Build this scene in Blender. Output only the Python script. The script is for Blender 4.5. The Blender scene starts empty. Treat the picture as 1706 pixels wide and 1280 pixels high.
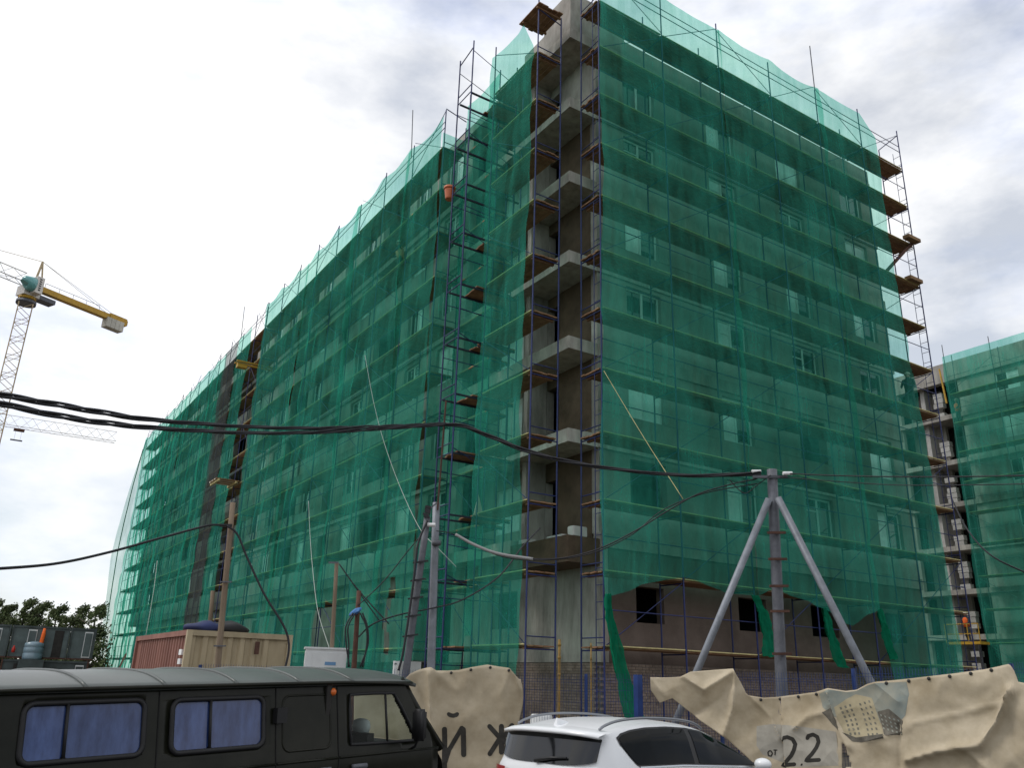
import bpy, bmesh, math, random
from mathutils import Vector, Matrix, Quaternion, noise as mnoise
R = math.radians
rnd = random.Random(7)
scn = bpy.context.scene
COL = scn.collection

# ------------------------------------------------------------------ camera, sky, sun, exposure
CAM = Vector((-14.67, -19.64, 2.05))
YAW, PITCH, ROLL, FPX = R(32.67), R(19.53), R(1.66), 1395.2      # yaw clockwise from +Y
fw = Vector((math.sin(YAW)*math.cos(PITCH), math.cos(YAW)*math.cos(PITCH), math.sin(PITCH)))
r0 = Vector((math.cos(YAW), -math.sin(YAW), 0)); u0_ = r0.cross(fw)
RT = r0*math.cos(ROLL) + u0_*math.sin(ROLL)
UP = -r0*math.sin(ROLL) + u0_*math.cos(ROLL)
cd = bpy.data.cameras.new('camera'); cd.sensor_width = 36; cd.lens = FPX/1706*36; cd.clip_start = .1; cd.clip_end = 3000
cam = bpy.data.objects.new('camera', cd); COL.objects.link(cam)
cam.matrix_world = Matrix(((RT.x, UP.x, -fw.x, CAM.x), (RT.y, UP.y, -fw.y, CAM.y), (RT.z, UP.z, -fw.z, CAM.z), (0, 0, 0, 1)))
scn.camera = cam

SUN_EL, SUN_AZ = R(52), R(-62)          # azimuth clockwise from +Y: the sun stands to the left, behind thin cloud
w = bpy.data.worlds.new('World'); scn.world = w; w.use_nodes = True
nt = w.node_tree; nt.nodes.clear()
def wn(t, **k):
    n = nt.nodes.new(t)
    for a, b in k.items(): setattr(n, a, b)
    return n
sky = wn('ShaderNodeTexSky', sky_type='NISHITA', sun_disc=False, sun_elevation=SUN_EL, sun_rotation=SUN_AZ)
bg = wn('ShaderNodeBackground'); bg.inputs[1].default_value = .13
nt.links.new(sky.outputs[0], bg.inputs[0])
tc = wn('ShaderNodeTexCoord'); mp = wn('ShaderNodeMapping'); mp.inputs['Scale'].default_value = (1, 1, 2.2)
mp.inputs['Location'].default_value = (3.1, 1.7, .4)
nt.links.new(tc.outputs['Generated'], mp.inputs[0])
n1 = wn('ShaderNodeTexNoise'); n1.inputs['Scale'].default_value = 2.1; n1.inputs['Detail'].default_value = 7; n1.inputs['Roughness'].default_value = .58
n2 = wn('ShaderNodeTexNoise'); n2.inputs['Scale'].default_value = 3.4; n2.inputs['Detail'].default_value = 6; n2.inputs['Roughness'].default_value = .6
nt.links.new(mp.outputs[0], n1.inputs[0])
mp2 = wn('ShaderNodeMapping'); mp2.inputs['Location'].default_value = (7.3, 2.2, 5.1); mp2.inputs['Scale'].default_value = (1, 1, 2.6)
nt.links.new(tc.outputs['Generated'], mp2.inputs[0]); nt.links.new(mp2.outputs[0], n2.inputs[0])
rc = wn('ShaderNodeValToRGB')                 # cloud tone: lilac grey bellies to white
rc.color_ramp.elements[0].position = .30; rc.color_ramp.elements[0].color = (.76, .81, .97, 1)
rc.color_ramp.elements[1].position = .52; rc.color_ramp.elements[1].color = (1.0, 1.0, 1.0, 1)
e = rc.color_ramp.elements.new(.42); e.color = (.93, .955, 1.02, 1)
nt.links.new(n2.outputs[0], rc.inputs[0])
bgc = wn('ShaderNodeBackground'); bgc.inputs[1].default_value = 1.28
nt.links.new(rc.outputs[0], bgc.inputs[0])
rm = wn('ShaderNodeValToRGB')                 # how much blue shows through
rm.color_ramp.elements[0].position = .38; rm.color_ramp.elements[0].color = (.45, .45, .45, 1)
rm.color_ramp.elements[1].position = .57; rm.color_ramp.elements[1].color = (1, 1, 1, 1)
nt.links.new(n1.outputs[0], rm.inputs[0])
mx = wn('ShaderNodeMixShader'); wo = wn('ShaderNodeOutputWorld')
nt.links.new(rm.outputs[0], mx.inputs[0]); nt.links.new(bg.outputs[0], mx.inputs[1]); nt.links.new(bgc.outputs[0], mx.inputs[2])
nt.links.new(mx.outputs[0], wo.inputs[0])

sl = bpy.data.lights.new('sun', 'SUN'); sl.energy = 1.5; sl.angle = R(12); sl.color = (1, .96, .9)
so = bpy.data.objects.new('sun', sl); COL.objects.link(so); so.location = (-30, 20, 60)
sd = Vector((math.sin(SUN_AZ)*math.cos(SUN_EL), math.cos(SUN_AZ)*math.cos(SUN_EL), math.sin(SUN_EL)))
so.rotation_euler = sd.to_track_quat('Z', 'Y').to_euler()
vs = scn.view_settings; vs.view_transform = 'Standard'; vs.look = 'None'; vs.exposure = -.14; vs.gamma = 1; vs.use_curve_mapping = False
cy = scn.cycles; cy.max_bounces = 7; cy.diffuse_bounces = 3; cy.glossy_bounces = 3; cy.transparent_max_bounces = 24; cy.transmission_bounces = 4
cy.use_denoising = True; cy.caustics_reflective = False; cy.caustics_refractive = False

def at(px, py, dist):
    """world point seen at photo pixel (px, py), dist metres away measured along the ground"""
    d = RT*((px-853)/FPX) + UP*(-(py-640)/FPX) + fw
    return CAM + d*(dist/math.hypot(d.x, d.y))

# ------------------------------------------------------------------ materials
MAT = {}
def mat(name, col, rough=.8, metal=0, noise=.0, nscale=3.0, bump=0.0, bscale=40.0, spec=.4, stretch=(1, 1, 1), col2=None, detail=6):
    """principled material with noise mottling (col..col2) and fine relief, in object-independent world space"""
    if name in MAT: return MAT[name]
    m = bpy.data.materials.new(name); m.use_nodes = True; t = m.node_tree; b = t.nodes['Principled BSDF']
    b.inputs['Base Color'].default_value = (*col, 1); b.inputs['Roughness'].default_value = rough
    b.inputs['Metallic'].default_value = metal; b.inputs['Specular IOR Level'].default_value = spec
    if noise or col2 or bump:
        g = t.nodes.new('ShaderNodeNewGeometry'); mpp = t.nodes.new('ShaderNodeMapping'); mpp.inputs['Scale'].default_value = stretch
        t.links.new(g.outputs['Position'], mpp.inputs[0])
    if noise or col2:
        n = t.nodes.new('ShaderNodeTexNoise'); n.inputs['Scale'].default_value = nscale; n.inputs['Detail'].default_value = detail; n.inputs['Roughness'].default_value = .65
        t.links.new(mpp.outputs[0], n.inputs[0])
        r = t.nodes.new('ShaderNodeValToRGB'); r.color_ramp.elements[0].position = .32; r.color_ramp.elements[1].position = .68
        c2 = col2 or tuple(min(1, c*(1+noise)) for c in col); c1 = col if col2 else tuple(c*(1-noise) for c in col)
        r.color_ramp.elements[0].color = (*c1, 1); r.color_ramp.elements[1].color = (*c2, 1)
        t.links.new(n.outputs[0], r.inputs[0])
        oi = t.nodes.new('ShaderNodeObjectInfo'); mr = t.nodes.new('ShaderNodeMapRange')
        mr.inputs['To Min'].default_value = .86; mr.inputs['To Max'].default_value = 1.12
        t.links.new(oi.outputs['Random'], mr.inputs[0])
        vm = t.nodes.new('ShaderNodeVectorMath'); vm.operation = 'SCALE'
        t.links.new(r.outputs[0], vm.inputs[0]); t.links.new(mr.outputs[0], vm.inputs['Scale'])
        t.links.new(vm.outputs[0], b.inputs['Base Color'])
    if bump:
        n3 = t.nodes.new('ShaderNodeTexNoise'); n3.inputs['Scale'].default_value = bscale; n3.inputs['Detail'].default_value = 4
        t.links.new(mpp.outputs[0], n3.inputs[0]); bp = t.nodes.new('ShaderNodeBump'); bp.inputs['Strength'].default_value = bump; bp.inputs['Distance'].default_value = .02
        t.links.new(n3.outputs[0], bp.inputs['Height']); t.links.new(bp.outputs[0], b.inputs['Normal'])
    MAT[name] = m; return m

def netmat(name, tint, tint2, dif, dens=.4):
    """debris netting: holes and thread let tinted light through, the thread scatters the rest"""
    m = bpy.data.materials.new(name); m.use_nodes = True; t = m.node_tree; t.nodes.clear()
    out = t.nodes.new('ShaderNodeOutputMaterial'); tr = t.nodes.new('ShaderNodeBsdfTransparent')
    df = t.nodes.new('ShaderNodeBsdfDiffuse'); tl = t.nodes.new('ShaderNodeBsdfTranslucent')
    df.inputs[0].default_value = (*dif, 1); tl.inputs[0].default_value = (*[c*1.15 for c in dif], 1)
    a = t.nodes.new('ShaderNodeMixShader'); a.inputs[0].default_value = .42
    t.links.new(df.outputs[0], a.inputs[1]); t.links.new(tl.outputs[0], a.inputs[2])
    g = t.nodes.new('ShaderNodeNewGeometry'); mpp = t.nodes.new('ShaderNodeMapping'); mpp.inputs['Scale'].default_value = (1.0, 1.0, .07)
    t.links.new(g.outputs['Position'], mpp.inputs[0])
    n = t.nodes.new('ShaderNodeTexNoise'); n.inputs['Scale'].default_value = 2.6; n.inputs['Detail'].default_value = 5; n.inputs['Roughness'].default_value = .7
    t.links.new(mpp.outputs[0], n.inputs[0])
    n2 = t.nodes.new('ShaderNodeTexNoise'); n2.inputs['Scale'].default_value = .5; n2.inputs['Detail'].default_value = 4
    t.links.new(g.outputs['Position'], n2.inputs[0])
    ad = t.nodes.new('ShaderNodeMath'); ad.operation = 'ADD'; t.links.new(n.outputs[0], ad.inputs[0]); t.links.new(n2.outputs[0], ad.inputs[1])
    mr = t.nodes.new('ShaderNodeMapRange'); mr.inputs['From Min'].default_value = .7; mr.inputs['From Max'].default_value = 1.3
    mr.inputs['To Min'].default_value = dens-.18; mr.inputs['To Max'].default_value = dens+.20
    n3 = t.nodes.new('ShaderNodeTexNoise'); n3.inputs['Scale'].default_value = 9; n3.inputs['Detail'].default_value = 8; n3.inputs['Roughness'].default_value = .85   # weave grain and snags
    t.links.new(g.outputs['Position'], n3.inputs[0])
    ml = t.nodes.new('ShaderNodeMath'); ml.operation = 'MULTIPLY_ADD'; ml.inputs[1].default_value = .55; t.links.new(n3.outputs[0], ml.inputs[0]); t.links.new(ad.outputs[0], ml.inputs[2])
    sb_ = t.nodes.new('ShaderNodeMath'); sb_.operation = 'SUBTRACT'; sb_.inputs[1].default_value = .275; t.links.new(ml.outputs[0], sb_.inputs[0])
    t.links.new(sb_.outputs[0], mr.inputs[0])
    r = t.nodes.new('ShaderNodeMix'); r.data_type = 'RGBA'; r.inputs[6].default_value = (*tint, 1); r.inputs[7].default_value = (*tint2, 1)
    t.links.new(n2.outputs[0], r.inputs[0]); t.links.new(r.outputs[2], tr.inputs[0])
    mxx = t.nodes.new('ShaderNodeMixShader'); t.links.new(mr.outputs[0], mxx.inputs[0])
    t.links.new(tr.outputs[0], mxx.inputs[1]); t.links.new(a.outputs[0], mxx.inputs[2]); t.links.new(mxx.outputs[0], out.inputs[0])
    MAT[name] = m; return m

def glassmat(name, col, rough=.04, clear=0.0, ior=1.5):
    m = bpy.data.materials.new(name); m.use_nodes = True; t = m.node_tree; b = t.nodes['Principled BSDF']
    b.inputs['Base Color'].default_value = (*col, 1); b.inputs['Roughness'].default_value = rough; b.inputs['Specular IOR Level'].default_value = .6; b.inputs['IOR'].default_value = ior
    if clear:
        o = t.nodes['Material Output']; tr = t.nodes.new('ShaderNodeBsdfTransparent'); x = t.nodes.new('ShaderNodeMixShader')
        tr.inputs[0].default_value = (.85, .92, .9, 1); x.inputs[0].default_value = clear
        t.links.new(b.outputs[0], x.inputs[1]); t.links.new(tr.outputs[0], x.inputs[2]); t.links.new(x.outputs[0], o.inputs[0])
    MAT[name] = m; return m

CONC = mat('concrete', (.19, .178, .16), .9, col2=(.39, .37, .335), nscale=1.3, bump=.5, bscale=18, stretch=(1, 1, .45))
CONCL = mat('concrete_pale', (.21, .195, .175), .9, col2=(.43, .405, .365), nscale=1.9, bump=.35, bscale=22, stretch=(1.4, 1.4, .35))
PLAST = mat('plaster_brown', (.062, .041, .026), .95, col2=(.125, .086, .057), nscale=1.3, bump=.3, bscale=30)
PLASTP = mat('plaster_pinkish', (.095, .07, .058), .95, col2=(.165, .125, .105), nscale=.8, bump=.3, bscale=30)
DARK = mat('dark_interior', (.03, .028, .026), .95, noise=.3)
CONCD = mat('concrete_shaded', (.19, .18, .16), .9, col2=(.32, .30, .27), nscale=.8, bump=.4, bscale=18)  # darker copy for the right face, its shade put into the colour
BLOCKD = mat('block_shaded', (.30, .285, .26), .95, noise=.2, nscale=2, bump=.3)  # right face blocks, likewise darkened in colour for shade
BLOCK = mat('aerated_block', (.40, .39, .37), .95, noise=.15, nscale=4, bump=.3)
BRICK = mat('brick', (.19, .145, .115), .95, col2=(.31, .25, .21), nscale=5, bump=.4, bscale=60)
MORT = mat('mortar', (.12, .11, .10), .95, noise=.25)
BLUE = mat('blue_paint_steel', (.016, .024, .10), .5, .15, noise=.3, nscale=6)
BLUER = mat('blue_fence_paint', (.008, .03, .13), .45, .1, noise=.25, nscale=4)
GREY = mat('galvanised_steel', (.19, .205, .23), .55, .35, noise=.2, nscale=5)
GREYD = mat('weathered_grey_steel', (.10, .105, .12), .6, .3, noise=.25, nscale=5)
WOOD = mat('scaffold_plank', (.15, .075, .036), .9, col2=(.30, .17, .095), nscale=3, bump=.4, bscale=30, stretch=(1, 1, 4))
WOODL = mat('lit_yellow_wood', (.46, .40, .19), .9, noise=.25, nscale=3)  # yellow boards, brightened in colour for sky light caught on deck edges
WOODP = mat('weathered_pole_wood', (.13, .095, .065), .9, col2=(.22, .17, .12), nscale=4, bump=.4, stretch=(1, 1, .15))
RUST = mat('rusty_steel', (.06, .028, .02), .9, col2=(.10, .05, .035), nscale=6)
YEL = mat('yellow_paint', (.42, .25, .025), .55, 0, noise=.2)
CRW = mat('crane_white', (.52, .5, .47), .5, 0, noise=.15)
BLK = mat('black_rubber_cable', (.012, .012, .016), .55, noise=.3)
WHT = mat('white_frame', (.72, .73, .73), .5, noise=.05)
SKYPANE = mat('pale_sky_pane', (.80, .84, .84), .35, noise=.12)  # white panes: bright sky in the windows painted as a pale colour
GLASS = glassmat('window_glass', (.015, .02, .02), .05)
NETG = netmat('green_net', (.47, .80, .70), (.60, .88, .80), (.062, .50, .372), .29)
NETP = netmat('pale_net', (.70, .82, .79), (.76, .86, .83), (.22, .40, .34), .26)
NETK = netmat('grey_net', (.50, .54, .53), (.58, .61, .6), (.13, .15, .15), .42)
NETB = netmat('gathered_net', (.3, .6, .5), (.36, .64, .55), (.012, .25, .135), .80)

# ------------------------------------------------------------------ mesh helpers
MESH = {}
def new_mesh(name, bm, m):
    me = bpy.data.meshes.new(name); bm.to_mesh(me); bm.free()
    if m: me.materials.append(m)
    return me
def box_mesh(m):
    k = ('box', m.name)
    if k not in MESH:
        bm = bmesh.new(); bmesh.ops.create_cube(bm, size=1); MESH[k] = new_mesh('box', bm, m)
    return MESH[k]
def tube_mesh(m, n=8):
    k = ('tube', m.name, n)
    if k not in MESH:
        bm = bmesh.new(); bmesh.ops.create_cone(bm, cap_ends=True, segments=n, radius1=1, radius2=1, depth=1)
        for f in bm.faces: f.smooth = len(f.verts) == 4
        MESH[k] = new_mesh('tube', bm, m)
    return MESH[k]
def link(name, data, parent=None, loc=(0, 0, 0), rot=None, scale=None):
    o = bpy.data.objects.new(name, data); COL.objects.link(o)
    if parent is not None: o.parent = parent
    o.location = loc
    if rot is not None:
        if isinstance(rot, Quaternion): o.rotation_mode = 'QUATERNION'; o.rotation_quaternion = rot
        else: o.rotation_euler = rot
    if scale is not None: o.scale = scale
    return o
def off(parent):
    v = Vector()
    while parent is not None: v += parent.location; parent = parent.parent
    return v
def thing(name, label, cat, loc=(0, 0, 0), group=None, rot=None):
    o = link(name, None, None, loc, rot); o.empty_display_size = .3
    return tag(o, label, cat, group)
def tag(o, label, cat=None, group=None, kind=None):
    if label: o['label'] = label
    if cat: o['category'] = cat
    if group: o['group'] = group
    if kind: o['kind'] = kind
    return o
# in all helpers below coordinates are world coordinates and parents are unrotated empties (or parts at unit scale)
def box(name, lo, hi, m, parent=None):
    lo, hi = Vector(lo), Vector(hi)
    return link(name, box_mesh(m), parent, (lo+hi)/2-off(parent), None, [max(abs(c), 1e-4) for c in (hi-lo)])
def tube(name, a, b, r, m, parent=None, n=8):
    a, b = Vector(a), Vector(b); d = b-a
    return link(name, tube_mesh(m, n), parent, (a+b)/2-off(parent), d.to_track_quat('Z', 'X'), (r, r, d.length))
def bar(name, a, b, wx, wy, m, parent=None):
    a, b = Vector(a), Vector(b); d = b-a
    return link(name, box_mesh(m), parent, (a+b)/2-off(parent), d.to_track_quat('Z', 'X'), (wx, wy, d.length))
def mesh_obj(name, bm, m, parent=None, smooth=False):
    o0 = off(parent)
    if smooth:
        for f in bm.faces: f.smooth = True
    for v in bm.verts: v.co -= o0
    return link(name, new_mesh(name, bm, m), parent)
def bm_box(bm, lo, hi):
    g = bmesh.ops.create_cube(bm, size=1); lo, hi = Vector(lo), Vector(hi)
    for v in g['verts']: v.co = Vector(((lo.x+hi.x)/2+v.co.x*(hi.x-lo.x), (lo.y+hi.y)/2+v.co.y*(hi.y-lo.y), (lo.z+hi.z)/2+v.co.z*(hi.z-lo.z)))
def bm_tube(bm, pts, r, n=6, closed_caps=True):
    """swept tube through pts; r a number or a list"""
    pts = [Vector(p) for p in pts]; rings = []
    prev = None
    for i, p in enumerate(pts):
        d = (pts[min(i+1, len(pts)-1)]-pts[max(i-1, 0)]).normalized()
        if prev is None:
            s = d.cross(Vector((0, 0, 1)))
            if s.length < .05: s = d.cross(Vector((1, 0, 0)))
        else: s = prev-d*prev.dot(d)
        s.normalize(); prev = s; t = d.cross(s); rr = r[i] if isinstance(r, (list, tuple)) else r
        rings.append([bm.verts.new(p+s*math.cos(2*math.pi*k/n)*rr+t*math.sin(2*math.pi*k/n)*rr) for k in range(n)])
    for a, b in zip(rings, rings[1:]):
        for k in range(n):
            f = bm.faces.new((a[k], a[(k+1) % n], b[(k+1) % n], b[k])); f.smooth = True
    if closed_caps: bm.faces.new(rings[0][::-1]); bm.faces.new(rings[-1])
def smooth_pts(pts, n=8):
    """Catmull-Rom through control points"""
    P = [Vector(p) for p in pts]; P = [P[0]*2-P[1]]+P+[P[-1]*2-P[-2]]; out = []
    for i in range(1, len(P)-2):
        for k in range(n):
            t = k/n; a, b, c, d = P[i-1:i+3]
            out.append(.5*((2*b)+(c-a)*t+(2*a-5*b+4*c-d)*t*t+(3*b-a-3*c+d)*t**3))
    out.append(P[-2]); return out
def inside(x, y, poly):
    c = False
    for (x1, y1), (x2, y2) in zip(poly, poly[1:]+poly[:1]):
        if (y1 > y) != (y2 > y) and x < (x2-x1)*(y-y1)/(y2-y1)+x1: c = not c
    return c
def interp(tab, u):
    if u <= tab[0][0]: return tab[0][1]
    for (a, b), (c, d) in zip(tab, tab[1:]):
        if u <= c: return b+(d-b)*(u-a)/(c-a)
    return tab[-1][1]

# ------------------------------------------------------------------ ground
GRND = mat('ground_dirt', (.10, .085, .068), .95, col2=(.19, .165, .135), nscale=.6, bump=.6, bscale=8)
bm = bmesh.new(); n = 60; vv = {}
ext = [-1500, -700, -300, -150]+[-100+i*5 for i in range(n-8+1)]+[250, 400, 800, 1500]
for i, x in enumerate(ext):
    for j, y in enumerate(ext): vv[i, j] = bm.verts.new((x, y, .05*math.sin(x*.31)*math.sin(y*.27) if abs(x) < 120 and abs(y) < 120 else 0))
for i in range(len(ext)-1):
    for j in range(len(ext)-1): bm.faces.new((vv[i, j], vv[i+1, j], vv[i+1, j+1], vv[i, j+1]))
tag(mesh_obj('ground', bm, GRND, smooth=True), None, kind='structure')
ROADM = mat('asphalt', (.045, .045, .047), .9, col2=(.07, .068, .066), nscale=2, bump=.4, bscale=60)
bm = bmesh.new()
rv = [bm.verts.new(p) for p in ((-60, -34, .06), (40, -26, .06), (40, -12.2, .06), (-60, -9.8, .06))]
bm.faces.new(rv); bmesh.ops.subdivide_edges(bm, edges=bm.edges[:], cuts=6, use_grid_fill=True)
tag(mesh_obj('road', bm, ROADM), None, kind='structure')

# ------------------------------------------------------------------ main building
FH, ZB0 = 3.05, 5.9                       # storey height, underside of the first slab
SLABS = [ZB0+FH*k for k in range(7)]      # 5.9 ... 24.2
BLD = thing('apartment_building', 'long unfinished concrete apartment block standing behind green netting', 'building', (1.2, 0, 0))
END_Y, END_X = 69.6, 17.6
# dark box added behind the wall openings, room shade put into its colour
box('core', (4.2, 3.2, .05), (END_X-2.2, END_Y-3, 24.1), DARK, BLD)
for k, z in enumerate(SLABS):
    box('floor_slab', (1.25, .05, z), (END_X-.05, END_Y-.05, z+.2), CONC, BLD)
def window(parent, axis, u, z0, ww, hh, w_at, style):
    """axis 'x': on the face looking to -Y (runs along x); axis 'y': on the face looking to -X"""
    def Pn(uu, ww_, zz): return (uu, ww_, zz) if axis == 'x' else (ww_, uu, zz)
    t = .07
    bmw = bmesh.new()
    def bb(ua, ub, za, zb, da, db):
        a, b = Pn(ua, da, za), Pn(ub, db, zb); bm_box(bmw, [min(p, q) for p, q in zip(a, b)], [max(p, q) for p, q in zip(a, b)])
    key = ('win', axis, round(ww, 2), round(hh, 2), style)
    if key not in MESH:
        bb(-ww/2, ww/2, 0, t, 0, .08); bb(-ww/2, ww/2, hh-t, hh, 0, .08)
        bb(-ww/2, -ww/2+t, t, hh-t, 0, .08); bb(ww/2-t, ww/2, t, hh-t, 0, .08); bb(-.05, .05, t, hh-t, .004, .076)
        if style != 1: bb(-ww/2+t, -.05, hh*.68, hh*.68+.05, .006, .07)
        MESH[key] = new_mesh('window', bmw, WHT)
    f = link('window', MESH[key], parent, Vector(Pn(u, w_at, z0))-off(parent))
    for i, (a, b) in enumerate(((-ww/2+t, -.05), (.05, ww/2-t))):
        m = SKYPANE if (style == 2 or (style == 3 and i == 0)) else GLASS
        a_, b_ = Pn(u+a, w_at+.03, z0+t), Pn(u+b, w_at+.05, z0+hh-t)
        box('pane', [min(p, q) for p, q in zip(a_, b_)], [max(p, q) for p, q in zip(a_, b_)], m, f)
# right face (normal -Y): wall y 0..0.35, windows in four columns
WCOL = [3.25, 7.6, 11.7, 16.0]
def xwall(z0, z1, x0, x1, y=0.0, m=CONCD, nm='wall', th=.35): box(nm, (x0, y, z0), (x1, y+th, z1), m, BLD)
# ground storey, plastered, openings unglazed
GX = [(2.63, 3.76), (7.05, 8.4), (10.7, 12.15), (15.0, 16.2)]
xwall(2.62, 3.8, 1.55, END_X, .06, PLASTP); xwall(4.86, 5.9, 1.55, END_X, .06, PLASTP)
edges = [1.55]+[v for g in GX for v in g]+[END_X]
for a, b in zip(edges[::2], edges[1::2]): xwall(3.8, 4.86, a, b, .06, PLASTP)
for f_, z in enumerate(SLABS):
    top = 6 == f_
    box('slab_edge', (1.2, -.03, z), (END_X, .3, z+.42), CONCL, BLD)
    if top: xwall(z+.42, 25.3, 1.2, END_X, 0, CONC, 'parapet'); continue
    zs, zh, zt = z+1.25, z+2.9, z+FH
    xwall(z+.42, zs, 1.2, END_X, .05, CONCD if f_ % 2 else BLOCKD, 'spandrel')
    xs = [1.2]+[v for c in WCOL for v in (c-.78, c+.78)]+[END_X]
    for a, b in zip(xs[::2], xs[1::2]): xwall(zs, zh, a, b, .03, CONCD, 'pier')
    xwall(zh, zt, 1.2, END_X, .04, CONCD, 'lintel')
    for i, c in enumerate(WCOL):
        s = [0, 1, 0, 3, 1, 2][(f_*5+i*3+f_*i) % 6]
        if (f_, i) in ((0, 0), (1, 2)): continue          # still unglazed
        window(BLD, 'x', c, zs, 1.54, 1.64, .16, s)
# left face (normal -X): main wall x=1.2, slab edges and bays out to x=0
def ywall(z0, z1, y0, y1, x=1.2, m=CONC, nm='wall', th=.3): box(nm, (x, y0, z0), (x+th, y1, z1), m, BLD)
segs = []; y = 7.0
pat = ['w', 'w', 'l', 'w', 'd', 'w', 'l', 'w']; i = 0
while y < END_Y-.5:
    y2 = min(y+3.0, END_Y); segs.append((y, y2, pat[i % len(pat)])); y = y2; i += 1
ywall(2.62, 5.9, 0, 4.4, 1.2, CONCL); ywall(2.62, 3.7, 4.4, 6, 1.2, CONCL); ywall(4.9, 5.9, 4.4, 6, 1.2, CONCL); ywall(2.62, 5.9, 6, 8.9, 1.2, CONCL)
yy = 8.9
while yy < END_Y-3:
    ywall(2.62, 5.9, yy+1.3, min(yy+4.2, END_Y), .4, CONCL, 'wall', 1.1); ywall(4.95, 5.9, yy, yy+1.3, .42, CONC, 'lintel', 1.0); yy += 4.2
for f_, z in enumerate(SLABS):
    top = f_ == 6
    # corner balcony, open
    zlo = 5.35 if f_ == 0 else z
    box('balcony_slab', (0, 0, zlo), (1.2, 3.05, z+.42 if f_ else 6.12), CONCL if f_ else PLAST, BLD)
    box('slab_edge', (-.0, 3.05, z), (1.2, END_Y, z+.4), CONCL, BLD)
    if top:
        box('parapet', (.02, .02, z+.42), (1.2, 1.7, 26.35), CONC, BLD)
        box('parapet', (.04, 1.7, z+.42), (.34, 3.05, 25.5), CONC, BLD)
        box('parapet', (1.2, .02, 25.3), (2.6, .32, 26.2), CONC, BLD); continue
    zt = z+FH; zf = z+.42 if f_ else 6.12
    mcol = CONC if f_ == 5 else PLAST
    ywall(zf, zt, .36, 2.15, 1.2, mcol, 'wall'); ywall(zf+2.2, zt, 2.15, 2.85, 1.21, mcol, 'lintel', .28)
    box('wall', (.42, 2.87, zf), (1.2, 3.1, zt), CONCL, BLD)          # partition between loggias
    ywall(zf, zt, 2.87, 4.4, 1.22, CONC, 'wall')
    ywall(zf, zf+.8, 4.4, 6.0, 1.2, CONC, 'spandrel'); ywall(zf+2.4, zt, 4.4, 6.0, 1.2, CONC, 'lintel'); ywall(zf, zt, 6.0, 7.0, 1.2, CONC, 'pier')
    window(BLD, 'y', 5.2, zf+.8, 1.55, 1.6, 1.26, 2)
    for j, (a, b, kd) in enumerate(segs):
        c = (a+b)/2
        if kd == 'l':                                                   # loggia: low parapet, door and window set back
            box('balcony_parapet', (.03, a+.1, z+.4), (.15, b-.1, z+1.3), BLOCK, BLD)
            ywall(z+.4, zt, a, a+.6, 1.2, CONC, 'pier'); ywall(z+.4, zt, b-.6, b, 1.2, CONC, 'pier')
            window(BLD, 'y', c, z+.45, 1.76, 2.3, 1.3, (j+f_) % 4)
            ywall(z+2.75, zt, a+.6, b-.6, 1.21, CONC, 'lintel')
        elif kd == 'd': 
            ywall(z+.4, zt, a, a+1.0, .12, CONC, 'pier'); ywall(z+.4, zt, b-1.0, b, .12, CONC, 'pier'); ywall(z+2.7, zt, a+1, b-1, .14, CONC, 'lintel')
            ywall(z+.4, z+.9, a+1, b-1, .14, CONC, 'spandrel')
        else:
            ywall(z+.4, z+1.25, a, b, .12, BLOCK if (j+f_) % 3 == 0 else CONC, 'spandrel'); ywall(z+2.9, zt, a, b, .13, CONC, 'lintel')
            ywall(z+1.25, z+2.9, a, a+.75, .11, CONC, 'pier'); ywall(z+1.25, z+2.9, b-.75, b, .11, CONC, 'pier')
            window(BLD, 'y', c, z+1.25, 1.48, 1.64, .24, (j*2+f_*3) % 4)
box('wall', (1.5, END_Y-.3, .1), (END_X, END_Y, 25.2), CONC, BLD)
box('wall', (END_X-.3, .4, .1), (END_X+.02, END_Y-.3, 24.19), CONC, BLD)
box('roof', (1.2, 3.05, 24.6), (END_X-.1, END_Y-.1, 24.75), CONC, BLD)
# brick plinth
box('plinth', (1.27, .07, 0), (END_X-.06, END_Y-.06, 2.62), MORT, BLD)
bricks = []
for r_ in range(32):
    z0 = .06+r_*.08; sh = .13 if r_ % 2 else 0
    x = 1.22+sh
    while x < 16.8: bricks.append(((x+.12-0, .055, z0), 'x')); x += .262
    y = .2+sh
    while y < 8.5: bricks.append(((1.255, y+.12, z0), 'y')); y += .262
def bview(b):
    (x, y, z), a = b
    d = (Vector((x, y, z))-CAM); return (0 if z > .75 and ((a == 'x' and x < 4.2) or (a == 'y' and y < 3.4)) else 1, d.length)
bricks.sort(key=bview)
PL = [c for c in BLD.children if c.name.startswith('plinth')][0]
bmx = bmesh.new(); bm_box(bmx, (-.124, -.03, 0), (.124, .03, .066)); MBX = new_mesh('brick', bmx, BRICK)
for (p, a) in bricks[:300]:
    j = rnd.uniform(-.006, .006)
    link('brick', MBX, BLD, Vector(p)+Vector((0, j, 0) if a == 'x' else (j, 0, 0))-off(BLD), (0, 0, 0 if a == 'x' else math.pi/2))
bmb = bmesh.new()
for (p, a) in bricks[300:]:
    hx, hy = (.124, .03) if a == 'x' else (.03, .124)
    bm_box(bmb, (p[0]-hx, p[1]-hy, p[2]), (p[0]+hx, p[1]+hy, p[2]+.066))
o = mesh_obj('brickwork', bmb, BRICK, BLD); o['kind'] = 'stuff'
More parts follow.
